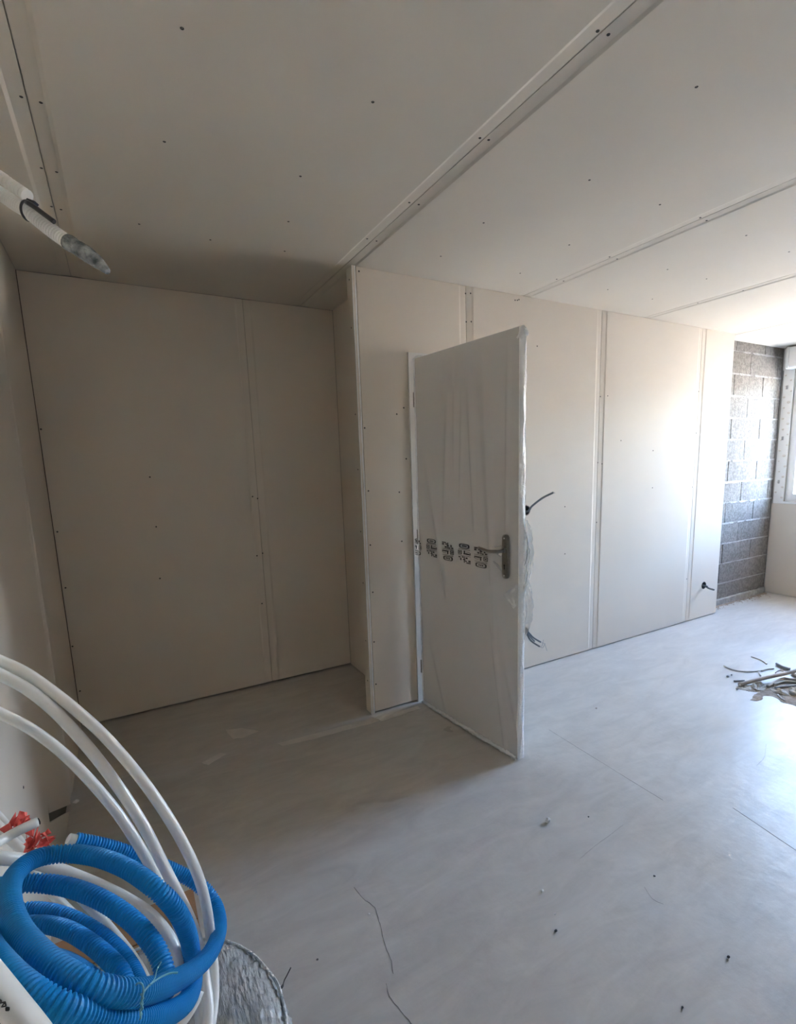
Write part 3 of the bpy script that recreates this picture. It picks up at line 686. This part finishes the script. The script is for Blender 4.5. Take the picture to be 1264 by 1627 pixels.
# ------------------------------------------------------------------ cable outlets
def outlet(o, r, label, cables, mrim='box_rim', wires=()):
    t = thing('cable_outlet', label, 'cable outlet', (o.x, YW, o.z - r), 'bare cable outlets in the partition')
    mb = MB(); k = 20; V = []
    for (rr, yy) in ((r - 0.0005, -0.0008), (r - 0.004, -0.0008), (r - 0.004, 0.040), (r - 0.0005, 0.040)):
        V += [(o.x + rr * math.cos(2 * math.pi * i / k), YW + yy, o.z + rr * math.sin(2 * math.pi * i / k)) for i in range(k)]
    mb.add(V, [(j * k + i, j * k + (i + 1) % k, ((j + 1) % 4) * k + (i + 1) % k, ((j + 1) % 4) * k + i) for j in range(4) for i in range(k)], True)
    mb.add([(o.x + (r - 0.003) * math.cos(2 * math.pi * i / k), YW + 0.040, o.z + (r - 0.003) * math.sin(2 * math.pi * i / k)) for i in range(k)], [tuple(range(k))])
    mb.build('back_box', 'dark', t)
    mb = MB(); V = []
    for i in range(k + 1):
        a = 2 * math.pi * i / k; e = 0.0025 * noise.noise(Vector((math.cos(a) * 3, math.sin(a) * 3, o.x)))
        for rr, yy in ((r - 0.002, -0.0005), (r + 0.002 + e, -0.0035), (r + 0.004 + e, -0.0004)): V.append((o.x + rr * math.cos(a), YW + yy, o.z + rr * math.sin(a)))
    mb.add(V, [(3 * i + j, 3 * i + j + 1, 3 * i + 4 + j, 3 * i + 3 + j) for i in range(k) for j in range(2)], True); mb.build('torn_rim', mrim, t)
    for pts, d in cables:
        MB().tube(resample(catmull(pts, 0.006), 0.006), d / 2, 10).build('cable', 'cable', t)
    for pts, d in wires:
        MB().tube(resample(catmull(pts, 0.005), 0.005), d / 2, 6).build('wire', 'off_grey', t)
    return t
tip = on_y(880, 782, 2.47)
outlet(O1, 0.033, 'cable outlet with one grey cable curving upward beside the door edge', [([O1 + Vector((0.0, 0.03, -0.01)), O1 + Vector((0.012, -0.01, -0.004)), on_y(845, 804, 2.575), on_y(862, 791, 2.52), tip], 0.014)], wires=[([tip, tip + Vector((0.004, -0.006, -0.012))], 0.004)])
t2 = on_y(860, 1021, 2.50); t3 = on_y(858, 1028, 2.49); t4 = on_y(850, 1020, 2.50)
outlet(O2, 0.030, 'cable outlet near the floor with grey cables drooping beside the door', [([O2 + Vector((0.004, 0.03, 0.005)), O2 + Vector((0.010, -0.015, 0.0)), on_y(847, 1013, 2.54), t2], 0.012), ([O2 + Vector((-0.008, 0.03, -0.005)), O2 + Vector((-0.002, -0.015, -0.008)), on_y(843, 1018, 2.54), t3], 0.012), ([O2 + Vector((0.0, 0.03, 0.0)), O2 + Vector((0.004, -0.015, -0.004)), on_y(844, 1014, 2.52), t4], 0.011)],
       mrim='dark', wires=[([t2, t2 + Vector((0.012, -0.01, -0.004)), on_y(866, 1026, 2.47), on_y(869, 1035, 2.47)], 0.003), ([t3, t3 + Vector((0.010, -0.006, 0.01)), on_y(863, 1016, 2.47)], 0.003), ([t3, on_y(862, 1029, 2.47), on_y(866, 1022, 2.465)], 0.003)])
outlet(O3, 0.030, 'cable outlet with a dark cable stub beside the block wall', [([O3 + Vector((-0.006, 0.03, 0)), O3 + Vector((0.0, -0.02, -0.008)), on_y(1126, 935, 2.55), on_y(1135, 937.5, 2.50)], 0.016), ([O3 + Vector((0.006, 0.03, 0)), O3 + Vector((0.006, -0.02, -0.004)), on_y(1123, 932, 2.57)], 0.014)], mrim='dark')

# ------------------------------------------------------------------ pipes and coils in the foreground
def c0(x, y, d): return at(x / 3.511, 1280 + y / 3.511, d)
def c1(x, y, d): return at(x / 2.596, 1000 + y / 2.596, d)
def c2(x, y, d): return at(x / 7.9, 1270 + y / 7.9, d)
def ct(x, y, d): return at(x / 6.32, 260 + y / 6.32, d)

# blue corrugated coil
BD = 0.0252
path = [c0(418, 195, .84), c0(600, 232, .87), c0(790, 295, .90), c0(1000, 378, .93), c0(1125, 455, .93), c0(1200, 560, .92), c0(1222, 680, .87), c0(1185, 800, .79), c0(1100, 900, .70), c0(960, 985, .60),
        c0(800, 1040, .525), c0(640, 1042, .49), c0(480, 1003, .475), c0(320, 915, .485), c0(190, 805, .51), c0(95, 680, .55), c0(52, 540, .60), c0(66, 420, .655), c0(140, 330, .70), c0(245, 282, .73),
        c0(400, 268, .75), c0(560, 292, .745), c0(720, 358, .73), c0(865, 460, .71), c0(980, 580, .72), c0(1045, 710, .745), c0(1072, 850, .77), c0(1078, 980, .74),
        c0(1035, 1095, .655), c0(915, 1170, .575), c0(740, 1200, .515), c0(560, 1190, .48), c0(400, 1150, .455), c0(260, 1095, .45), c0(140, 1020, .455), c0(30, 920, .475), c0(-60, 800, .52), c0(-115, 680, .58), c0(-110, 560, .64), c0(-40, 470, .69), c0(80, 437, .72),
        c0(200, 432, .735), c0(330, 445, .74), c0(460, 480, .735), c0(600, 545, .725), c0(740, 645, .71), c0(850, 770, .69), c0(908, 890, .675), c0(920, 1000, .66),
        c0(880, 1130, .64), c0(720, 1230, .62), c0(520, 1230, .61), c0(340, 1160, .61), c0(190, 1050, .62), c0(60, 940, .66), c0(-40, 830, .72), c0(-60, 720, .78), c0(10, 630, .83), c0(130, 585, .86),
        c0(270, 590, .865), c0(410, 635, .86), c0(550, 715, .85), c0(670, 820, .83), c0(750, 940, .80), c0(780, 1060, .76),
        c0(700, 1180, .73), c0(520, 1200, .72), c0(340, 1140, .72), c0(150, 1010, .735), c0(20, 880, .76), c0(-50, 780, .79), c0(0, 700, .80), c0(110, 668, .81),
        c0(240, 662, .81), c0(365, 690, .80), c0(490, 760, .785), c0(600, 850, .765), c0(680, 945, .745), c0(700, 1060, .735), c0(600, 1130, .78), c0(430, 1100, .80), c0(250, 1000, .82), c0(110, 900, .84),
        c0(-30, 830, .87), c0(-60, 870, .93), c0(40, 850, .95), c0(200, 830, .93), c0(340, 850, .91), c0(470, 920, .88), c0(560, 1000, .86)]
cc = thing('blue_conduit_coil', 'coiled bright blue corrugated pipe sheath tied with thin wire', 'pipe coil', (-0.05, 0.72, 0.60))
fine = resample(catmull(path, 0.004), 0.002)
MB().corrugated(fine, BD, 0.0050, 0.0019, 22).build('corrugated_sheath', 'blue', cc)
tipd = (path[0] - path[1]).normalized()
MB().tube([path[0] - tipd * 0.01, path[0] + tipd * 0.011], 0.0088, 14).build('inner_pipe', 'white_pipe', cc)
tw = [c0(745, 1015, .505), c0(770, 990, .50), c0(795, 1000, .495), c0(800, 1040, .492), c0(790, 1080, .49), c0(795, 1110, .49), c0(780, 1140, .49), c0(790, 1165, .49), c0(778, 1195, .488)]
MB().tube(catmull(tw, 0.002), 0.0009, 6).build('tie_wire', 'wire', cc)
MB().tube(catmull([c0(785, 1050, .492), c0(800, 1075, .49), c0(784, 1100, .488), c0(796, 1130, .488), c0(783, 1150, .49), c0(786, 1190, .488)], 0.002), 0.0009, 6).build('tie_wire', 'wire', cc)
MB().tube(catmull([c0(800, 1040, .492), c0(830, 1005, .50), c0(890, 960, .515), c0(950, 935, .525), c0(990, 932, .53)], 0.002), 0.0010, 6).build('tie_wire', 'wire', cc)
MB().tube(catmull([c0(835, 1000, .50), c0(862, 965, .51), c0(875, 915, .515), c0(900, 870, .52)], 0.002), 0.0006, 6).build('tie_wire', 'wire', cc)

WG = 'white pipes piled by the left wall'
def pipe(pts, d, label, end_hole=False):
    p = resample(catmull(pts, 0.006), 0.006)
    return single(MB().tube(p, d / 2, 14), 'white_pipe', 'white_pipe', label, 'pipe', WG)
PD = 0.0160
pipe([c1(-220, 70, .70), c1(-100, 92, .73), c1(0, 130, .76), c1(110, 182, .77), c1(250, 282, .78), c1(400, 410, .79), c1(525, 545, .80), c1(640, 695, .805), c1(740, 855, .81), c1(812, 1005, .82), c1(850, 1140, .83), c1(870, 1290, .84), c1(882, 1430, .83), c1(880, 1540, .81), c1(866, 1640, .785), c1(840, 1720, .765)], PD, 'white pipe arching highest over the other bent pipes')
pipe([c1(-220, 105, .71), c1(-100, 138, .73), c1(0, 186, .75), c1(110, 245, .76), c1(220, 332, .77), c1(330, 448, .78), c1(432, 573, .79), c1(530, 712, .80), c1(605, 835, .805), c1(665, 955, .81), c1(725, 1075, .815), c1(785, 1200, .82), c1(825, 1330, .825), c1(845, 1450, .812), c1(858, 1560, .788), c1(850, 1680, .762), c1(832, 1740, .748)], PD * 1.05, 'white pipe arching just under the highest one')
pipe([c1(-220, 262, .76), c1(-100, 300, .77), c1(0, 346, .78), c1(125, 410, .79), c1(250, 503, .80), c1(370, 622, .81), c1(482, 755, .82), c1(565, 880, .83), c1(635, 1000, .84), c1(690, 1100, .85), c1(740, 1240, .86), c1(780, 1380, .845), c1(812, 1500, .825), c1(825, 1600, .80), c1(822, 1700, .772)], PD, 'lowest of the three tall arching white pipes')
pipe([c0(-160, 270, .72), c0(0, 292, .745), c0(130, 305, .77), c0(260, 335, .79), c0(400, 385, .80), c0(560, 452, .80), c0(700, 522, .795), c0(830, 608, .785), c0(925, 715, .77), c0(975, 820, .76), c0(990, 940, .755), c0(975, 1080, .75), c0(940, 1200, .76)], 0.0188, 'thick white pipe curving through the blue coil')
pipe([c0(150, 330, 1.00), c0(240, 430, .99), c0(330, 530, .98), c0(440, 640, .97), c0(560, 760, .925), c0(650, 860, .89), c0(720, 960, .855), c0(760, 1100, .81)], PD, 'farthest white pipe slanting down behind the blue coil')
pipe([c0(280, 330, .92), c0(380, 440, .915), c0(480, 545, .91), c0(580, 650, .90), c0(680, 770, .87), c0(760, 880, .85), c0(815, 990, .83), c0(840, 1120, .80)], PD, 'white pipe slanting down just behind the blue loops')
pw7 = pipe([c2(-220, 640, .80), c2(-60, 560, .82), c2(80, 478, .84), c2(240, 390, .85), c2(370, 330, .86), c2(485, 277, .87)], PD, 'short white pipe with its cut end beside the red tape')
MB().tube([c2(486, 276.5, .87), c2(488, 275.5, .8702)], 0.0058, 14).build('bore', 'dark', pw7)
pipe([c2(-160, 70, 1.02), c2(-30, 210, 1.00), c2(90, 350, .98), c2(200, 480, .96), c2(330, 640, .94), c2(430, 760, .93)], PD, 'white pipe crossing under the red tape on its upper side')
pipe([c2(-160, 190, .97), c2(-30, 325, .955), c2(60, 420, .945), c2(150, 520, .935), c2(250, 610, .925), c2(330, 700, .92)], PD, 'white pipe crossing under the cut pipe end on its lower side')
wbp = pipe([c0(-260, 740, .31), c0(-150, 860, .322), c0(-40, 985, .334), c0(70, 1115, .346), c0(180, 1245, .358), c0(300, 1400, .372)], 0.0180, 'nearest white pipe with black print in the bottom left corner')
def glyph(strokes, x, y, d):
    mb = MB()
    for a, b in strokes:
        p, q = c0(x + a[0], y + a[1], d), c0(x + b[0], y + b[1], d); mb.tube([p, q], 0.00045, 6)
    mb.build('print_mark', 'ink', wbp)
DP = 0.3265
glyph([((-12, -14), (10, 2)), ((10, 2), (2, 16)), ((2, 16), (-14, 6))], -2, 1088, DP - .002)
glyph([((-14, -10), (8, -14)), ((8, -14), (-10, 12)), ((-10, 12), (14, 8)), ((14, 8), (8, -14))], 20, 1110, DP)
glyph([((-8, -8), (8, -6)), ((8, -6), (8, 8)), ((8, 8), (-8, 8)), ((-8, 8), (-8, -8)), ((-6, 0), (6, 2))], 42, 1134, DP + .003)
pipe([c0(1100, 1030, .72), c0(1070, 1100, .71), c0(1020, 1180, .70), c0(960, 1240, .69), c0(880, 1290, .69)], 0.020, 'white pipe end tucked beneath the lowest blue loop')

# crumpled red tape
def crumple(cpts, seed, n=5):
    mb = MB(); rnd = random.Random(seed)
    for (p, s) in cpts:
        for k in range(n):
            a = Vector((rnd.uniform(-1, 1), rnd.uniform(-1, 1), rnd.uniform(-1, 1))).normalized() * s
            b = Vector((rnd.uniform(-1, 1), rnd.uniform(-1, 1), rnd.uniform(-1, 1))).normalized() * s
            c = (a + b) * 0.6 + Vector((0, 0, rnd.uniform(-.5, .5))) * s
            m_ = (a + c + b) * 0.33 + Vector((rnd.uniform(-.3, .3), rnd.uniform(-.3, .3), rnd.uniform(-.3, .3))) * s
            V = [p, p + a, p + c, p + b, p + m_]
            nn = a.cross(b).normalized() * 0.0004
            mb.add(V + [v - nn for v in V], [(0, 1, 4), (1, 2, 4), (2, 3, 4), (3, 0, 4), (6, 5, 9), (7, 6, 9), (8, 7, 9), (5, 8, 9), (0, 5, 6, 1), (1, 6, 7, 2), (2, 7, 8, 3), (3, 8, 5, 0)])
    return mb
single(crumple([(c2(110, 300, .93), .018), (c2(190, 285, .93), .019), (c2(270, 285, .93), .015)], 3, 4), 'red_tape', 'red', 'crumpled red tape behind the cut white pipe end, upper tuft', 'tape', 'torn red tape on the pipes')
single(crumple([(c2(340, 530, .90), .020), (c2(420, 480, .90), .022), (c2(510, 480, .90), .020), (c2(590, 470, .90), .014), (c2(575, 560, .90), .012), (c2(350, 590, .90), .013)], 8, 4), 'red_tape', 'red', 'crumpled red tape on the pipes, pointed tuft above the blue coil', 'tape', 'torn red tape on the pipes')

# stretch-wrapped roll the coils lie on, and the carton behind it
def lathe(cx, cy, prof, seg, wob, seed, name, m, parent, a0=0, a1=2 * math.pi):
    fine_ = []
    for (r0, z0), (r1, z1) in zip(prof, prof[1:]):
        m_ = max(1, int(math.hypot(r1 - r0, z1 - z0) / 0.011))
        fine_ += [(r0 + (r1 - r0) * j / m_, z0 + (z1 - z0) * j / m_) for j in range(m_)]
    prof = fine_ + [prof[-1]]
    mb = MB(); V = []; n = len(prof)
    for k in range(seg):
        a = a0 + (a1 - a0) * k / seg
        for i, (r, z) in enumerate(prof):
            w = 1 + wob * noise.noise(Vector((math.cos(a) * 5, math.sin(a) * 5 + seed, z * 8))) + 0.35 * wob * noise.noise(Vector((math.cos(a) * 22, math.sin(a) * 22 + seed, z * 10 + r * 30)))
            cr_ = (1 - abs(noise.noise(Vector((math.cos(a) * 14 + r * 40, math.sin(a) * 14, z * 16 + seed)))) * 2) * 0.0035 + (1 - abs(noise.noise(Vector((math.cos(a) * 34, math.sin(a) * 34 - r * 70, z * 40 + seed)))) * 2) * 0.0018
            rr_ = r * w + (cr_ if r > 0.01 else 0)
            V.append((cx + rr_ * math.cos(a), cy + rr_ * math.sin(a), z + (0.10 * wob * noise.noise(Vector((math.cos(a) * 9, math.sin(a) * 9, r * 30 + seed))) + cr_ if z > 0.02 else 0)))
    F = [(k * n + i, ((k + 1) % seg) * n + i, ((k + 1) % seg) * n + i + 1, k * n + i + 1) for k in range(seg) for i in range(n - 1)]
    return mb.add(V, F, True).build(name, m, parent)
RC = (-0.086, 0.765); RR = 0.243; RZ = 0.60
ro = thing('wrapped_roll', 'round roll wrapped in shiny grey stretch film under the coils', 'wrapped roll', (RC[0], RC[1], 0))
lathe(RC[0], RC[1], [(0.0, 0.001), (RR * 0.9, 0.001), (RR, 0.03), (RR * 1.01, 0.25), (RR, RZ - 0.12), (RR * 0.985, RZ - 0.06), (RR * 0.93, RZ - 0.022), (RR * 0.80, RZ - 0.002), (RR * 0.62, RZ), (RR * 0.45, RZ - 0.008), (RR * 0.36, RZ - 0.03), (RR * 0.33, RZ - 0.10), (0.0, RZ - 0.10)], 260, 0.016, 2, 'stretch_film', 'wrap', ro)
rp_ = [(RC[0] + RR * 0.955 * (1 + 0.01 * noise.noise(Vector((k * .3, 0, 0)))) * math.cos(t), RC[1] + RR * 0.955 * math.sin(t), RZ - 0.017 + 0.004 * noise.noise(Vector((k * .4, 3, 0)))) for k, t in enumerate([2 * math.pi * j / 90 for j in range(91)])]
MB().tube([Vector(p) for p in rp_], [0.0028 + 0.0015 * noise.noise(Vector((j * .7, 7, 0))) for j in range(91)], 8).build('film_fold', 'ridge_highlight', ro)  # pale fold tube stands in for the highlight along the shoulder
cb = thing('cardboard_box', 'brown cardboard box against the left wall behind the wrapped roll', 'box', (-0.15, 1.14, 0))
MB().box((-0.340, 1.035, 0.001), (0.050, 1.265, 0.44)).build('carton', 'card', cb)
MB().box((-0.3405, 1.115, 0.4402), (0.0505, 1.165, 0.4408)).build('tape_strip', 'card_tape', cb)
MB().box((-0.339, 1.036, 0.4402), (0.049, 1.114, 0.4440)).build('flap', 'card', cb)
MB().box((-0.339, 1.166, 0.4402), (0.049, 1.264, 0.4440)).build('flap', 'card', cb)

# ------------------------------------------------------------------ conduit hanging from the left wall
hc = thing('hanging_conduit', 'white corrugated conduits with taped grey tip hanging at upper left', 'conduit', (XL, 1.1, 2.0))
low = [Vector((XL - 0.03, 1.18, 2.06)), ct(-700, -60, .80), ct(-320, 125, .765), ct(0, 300, .74), ct(150, 402, .735), ct(280, 480, .73), ct(420, 595, .73), ct(560, 705, .73), ct(690, 795, .73)]
MB().corrugated(resample(catmull(low, 0.004), 0.001), 0.0205, 0.0044, 0.0014, 20).build('conduit_tube', 'white_conduit', hc)
upp = [Vector((XL - 0.03, 1.20, 2.12)), ct(-700, -230, .80), ct(-320, -70, .765), ct(0, 132, .735), ct(100, 205, .73), ct(200, 272, .728), ct(285, 332, .726)]
MB().corrugated(resample(catmull(upp, 0.004), 0.001), 0.0172, 0.0078, 0.0030, 18).build('conduit_tube', 'white_conduit', hc)
tp = catmull([ct(675, 783, .73), ct(760, 838, .73), ct(850, 893, .73), ct(950, 965, .73), ct(1030, 1035, .73), ct(1082, 1085, .73)], 0.003)
n = len(tp)
MB().tube(tp, [0.0108 * (1.02 + 0.10 * noise.noise(Vector((i * .35, 0, 0)))) * (1 - 0.62 * max(0, (i / (n - 1) - 0.35) / 0.65) ** 2.2) for i in range(n)], 14).build('taped_tip', 'grey_tape', hc)
e = ct(282, 482, .73)
td = (ct(420, 595, .73) - ct(280, 480, .73)).normalized(); sd_ = (ct(285, 348, .726) - ct(280, 480, .73)).normalized()
bn = td.cross(sd_).normalized(); ringp = []
for k in range(33):
    a = 2 * math.pi * k / 32
    ringp.append(e + sd_ * (0.001 + 0.0122 * math.cos(a)) + bn * (0.0116 * math.sin(a)))
MB().tube(ringp, 0.0018, 6).build('cable_tie', 'black', hc)
MB().tube(catmull([ct(265, 385, .712), ct(330, 425, .712), ct(430, 500, .714), ct(545, 585, .716)], 0.004), 0.0034, 8).build('black_cable', 'black', hc)
MB().obox(ct(240, 385, .712), (ct(320, 415, .712) - ct(240, 385, .712)), (ct(270, 345, .712) - ct(240, 385, .712)), FWD * 0.008).build('tie_head', 'black', hc)

# ------------------------------------------------------------------ rubbish on the floor at the right
def cdp(x, y, z=0.0): 
    p = on_z(1140 + x / 10.19, 1020 + y / 10.19, z); return p
DG = 'offcuts and scraps swept together on the floor'
def stick(pts, d, m, label, name='conduit_offcut', cat='offcut', lift=None):
    P = []
    for i, (x, y) in enumerate(pts):
        z = d / 2 + 0.0005 + (lift[i] if lift else 0); P.append(cdp(x, y, z))
    return single(MB().tube(catmull(P, 0.015), d / 2, 8), name, m, label, cat, DG)
stick([(100, 385), (200, 432), (330, 466), (500, 478), (600, 472), (680, 462)], 0.009, 'cable_pale', 'long pale cable offcut curved on the floor left of the rubbish', 'cable_offcut')
stick([(702, 466), (780, 440), (850, 432), (905, 428)], 0.010, 'cable_pale', 'short pale cable offcut with a dark tip behind the rubbish', 'cable_offcut')
stick([(540, 236), (650, 270), (730, 310), (792, 356)], 0.008, 'cable_pale', 'thin bowed cable offcut farthest behind the rubbish', 'cable_offcut')
stick([(665, 484), (680, 515), (692, 548)], 0.010, 'cable_pale', 'stubby cable scrap pointing at the long conduit offcut', 'cable_offcut')
stick([(950, 352), (1010, 385), (1080, 418), (1170, 440)], 0.020, 'off_grey', 'dark grey conduit stub lying behind the long offcut')
stick([(930, 500), (960, 472), (1005, 460), (1062, 474)], 0.007, 'off_brown', 'small hooked wire arched behind the long offcut', 'wire_offcut')
stick([(345, 690), (600, 622), (850, 562), (1080, 515), (1264, 465), (1500, 410)], 0.024, 'off_brown', 'long dusty brown conduit offcut lying across the rubbish', lift=[0.0, 0.012, 0.02, 0.025, 0.03, 0.03])
stick([(260, 632), (340, 628), (425, 620)], 0.011, 'off_grey', 'thin grey rod at the left tip of the rubbish', 'rod_offcut')
stick([(800, 722), (900, 664), (1040, 598), (1090, 590)], 0.018, 'off_brown', 'brown conduit scrap rising from the beige paper')
stick([(1085, 592), (1150, 600), (1210, 606), (1330, 600)], 0.016, 'off_brown', 'bent brown offcut at the right beside the long conduit')
stick([(900, 690), (1080, 640), (1264, 655), (1400, 670)], 0.016, 'paper', 'beige bent strip across the middle of the rubbish', 'strip_offcut')
stick([(930, 745), (1050, 722), (1264, 705), (1420, 690)], 0.015, 'off_grey', 'grey flattened conduit in front of the beige strip')
stick([(970, 850), (1000, 890), (1035, 920), (1095, 950)], 0.007, 'cable_pale', 'pale cable scrap nearest the viewer at the rubbish front', 'cable_offcut')
stick([(1180, 800), (1230, 830), (1290, 845)], 0.022, 'paper', 'stubby beige tube at the right edge in front of the rubbish', 'tube_offcut')
stick([(1200, 500), (1264, 540), (1400, 600)], 0.020, 'off_brown', 'short brown conduit at the right edge behind the beige strip')
def scrap(pts, seed, label, m='paper', hgt=0.03):
    P = [cdp(x, y) for x, y in pts]; c = sum(P, Vector()) / len(P); mb = MB(); V = []; F = []; n = len(P) * 3
    rim = [P[i].lerp(P[(i + 1) % len(P)], k / 3) for i in range(len(P)) for k in range(3)]
    for ring_ in (1.0, 0.66, 0.33):
        for q in rim:
            p = c.lerp(q, ring_); p.z = 0.0016 + hgt * max(0, 0.55 - abs(ring_ - 0.6)) * abs(noise.noise(Vector((p.x * 14, p.y * 14, seed)))) * 2.2; V.append(p)
    top = c.copy(); top.z = 0.006 + hgt * 0.3; V.append(top)
    for j in range(2): F += [(j * n + i, j * n + (i + 1) % n, (j + 1) * n + (i + 1) % n, (j + 1) * n + i) for i in range(n)]
    F += [(2 * n + i, 2 * n + (i + 1) % n, 3 * n) for i in range(n)]
    nv = len(V); V2 = [v - Vector((0, 0, 0.0014)) for v in V]
    F += [tuple(reversed([i + nv for i in f])) for f in F] + [(i, i + nv, (i + 1) % n + nv, (i + 1) % n) for i in range(n)]
    return single(mb.add(V + V2, F), 'paper_scrap', m, label, 'scrap', DG)
scrap([(570, 655), (700, 668), (800, 735), (740, 790), (640, 800), (540, 740)], 2, 'crumpled beige paper scrap below the long conduit offcut', hgt=0.06)
scrap([(330, 690), (420, 690), (540, 730), (540, 790), (400, 775), (340, 730)], 5, 'flat beige paper at the left tip of the rubbish', hgt=0.02)
scrap([(830, 770), (980, 760), (1100, 800), (1180, 880), (1040, 860), (900, 820)], 7, 'brownish paper strip in front of the grey conduit', hgt=0.03)
scrap([(1150, 760), (1264, 740), (1420, 760), (1400, 880), (1240, 880), (1170, 850)], 9, 'pale crumpled paper at the right edge of the rubbish', hgt=0.05)
def d2(x, y): p = cdp(x, y); return (p.x, p.y)
du = MB(); pts = []
base = [(330, 770), (520, 810), (640, 800), (520, 940), (640, 960), (760, 880), (900, 900), (1080, 1000), (1300, 1060), (1500, 1000), (1480, 640), (1300, 600), (1000, 680), (700, 720), (420, 700)]
for i in range(len(base)):
    a, b = Vector(d2(*base[i])), Vector(d2(*base[(i + 1) % len(base)]))
    for k in range(6):
        q = a.lerp(b, k / 6); e_ = noise.noise_vector(Vector((q.x * 20, q.y * 20, 4))) * 0.02; pts.append((q.x + e_.x, q.y + e_.y))
du.poly(pts, [], (0, 0, 0.0012), X, Y, Z, 0.0012)
single(du, 'dust_patch', 'dirt', 'brown dust swept under the rubbish on the floor', 'dust', kind='stuff')
# dirt along the foot of the block wall
random.seed(21); dm = MB()
for k in range(260):
    x = random.uniform(4.78, XR - 0.03); y = YBLK - 0.022 - abs(random.gauss(0, 0.035)); s = random.uniform(0.003, 0.011)
    V = [Vector((x + s * random.uniform(.6, 1.3) * math.cos(a), y + s * random.uniform(.6, 1.3) * math.sin(a), 0.0006)) for a in (0.2, 1.4, 2.7, 3.9, 5.2)] + [Vector((x, y, s * random.uniform(.4, .9)))]
    dm.add(V, [(i, (i + 1) % 5, 5) for i in range(5)] + [(4, 3, 2, 1, 0)])
pts = [(4.73, YBLK - 0.021)] + [(4.73 + (XR - 0.03 - 4.73) * i / 40, YBLK - 0.045 - 0.06 * abs(noise.noise(Vector((i * .37, 2, 0))))) for i in range(41)] + [(XR - 0.03, YBLK - 0.021)]
dm.poly(pts, [], (0, 0, 0.0014), X, Y, Z, 0.0012)
single(dm, 'dirt', 'dirt', 'brown dirt and grit along the foot of the block wall', 'dirt', kind='stuff')

# crumbs and grit on the open floor
def crumb(p, s, m, label, name, cat, seed):
    bm_ = bmesh.new(); bmesh.ops.create_icosphere(bm_, subdivisions=2, radius=1)
    mb = MB(); vs_ = []
    for v in bm_.verts:
        q = v.co * (1 + 0.45 * noise.noise(v.co * 1.6 + Vector((seed * 3.3, 0, 0)))); vs_.append(Vector((p.x + q.x * s, p.y + q.y * s * 0.8, q.z * s * 0.65)))
    lo = min(v.z for v in vs_)
    for v in vs_: v.z += 0.0005 - lo
    mb.add(vs_, [tuple(w.index for w in f.verts) for f in bm_.faces]); bm_.free()
    return single(mb, name, m, label, cat)
crumb(on_z(870, 1306, 0), 0.0125, 'crumb', 'largest pale plaster crumb in the middle of the floor', 'plaster_crumb', 'crumb', 1)
crumb(c7(674, 493), 0.0062, 'crumb', 'small pale crumb on the floor below the largest one', 'plaster_crumb', 'crumb', 2)
crumb(c7(706, 585), 0.0050, 'grit', 'dark pebble on the floor below the two pale crumbs', 'pebble', 'pebble', 3)
crumb(c7(704, 546), 0.0035, 'crumb', 'tiny pale crumb just above the dark pebble', 'plaster_crumb', 'crumb', 4)
crumb(c7(935, 458), 0.0042, 'grit', 'dark grain on the floor beside a hairline crack at the right', 'pebble', 'pebble', 5)
crumb(c7(1107, 647), 0.0048, 'grit', 'dark pebble alone on the floor at lower right', 'pebble', 'pebble', 6)
crumb(c7(272, 547), 0.0042, 'crumb', 'small pale crumb beside the long floor crack', 'plaster_crumb', 'crumb', 7)
crumb(c7(152, 652), 0.0036, 'grit', 'dark grain between the wrapped roll and the floor crack', 'pebble', 'pebble', 8)
crumb(c7(782, 320), 0.0038, 'grit', 'dark grain to the right of the largest plaster crumb', 'pebble', 'pebble', 9)
crumb(c7(1000, 763), 0.0035, 'grit', 'dark grain near the bottom edge at right', 'pebble', 'pebble', 10)
crumb(on_z(121, 1276, 0), 0.012, 'crumb', 'plaster lump at the foot of the left wall by its slanting cut', 'plaster_crumb', 'crumb', 15)
crumb(c7(800, 68), 0.006, 'off_brown', 'brownish chip on the floor right of the door foot', 'pebble', 'chip', 11)
crumb(cdp(155, 566), 0.010, 'off_grey', 'dark chip left of the rubbish tip, the larger of two', 'pebble', 'chip', 12)
crumb(cdp(222, 541), 0.007, 'off_grey', 'dark chip left of the rubbish tip, the smaller of two', 'pebble', 'chip', 13)
crumb(cdp(312, 772), 0.009, 'off_grey', 'dark chip in front of the rubbish tip', 'pebble', 'chip', 14)
# bent nail with a wire by the roll
p0 = on_z(449, 1566, 0.004)
single(MB().tube(catmull([p0 + Vector((-0.006, -0.004, 0)), p0, p0 + Vector((0.008, 0.010, 0.004)), on_z(455, 1551, 0.016), on_z(462, 1537, 0.03)], 0.004), [0.0035 if i < 3 else 0.0018 for i in range(len(catmull([p0 + Vector((-0.006, -0.004, 0)), p0, p0 + Vector((0.008, 0.010, 0.004)), on_z(455, 1551, 0.016), on_z(462, 1537, 0.03)], 0.004)))], 8),
       'bent_nail', 'grit', 'bent nail on the floor beside the wrapped roll', 'nail')

# ------------------------------------------------------------------ outside
tag(MB().box((XR + WT + 0.02, -40, -0.5), (70, 40, -0.25)).build('ground', 'ground'), 'sunlit pale gravel ground outside the window', 'ground', kind='structure')

gw = tag(MB().box((15.0, -34, -0.25), (15.3, 34, 3.05)).build('wall_sky_block', 'pale_render'), 'pale rendered wall added outside the window to block the low sky', 'wall', kind='structure')  # added wall, blocks bright horizon sky that overlit the partition and blocks
MB().box((14.94, -34, 3.05), (15.36, 34, 3.12)).build('sky_block_coping', 'render', gw)

for o in bpy.data.objects:
    if '_org' in o: del o['_org']
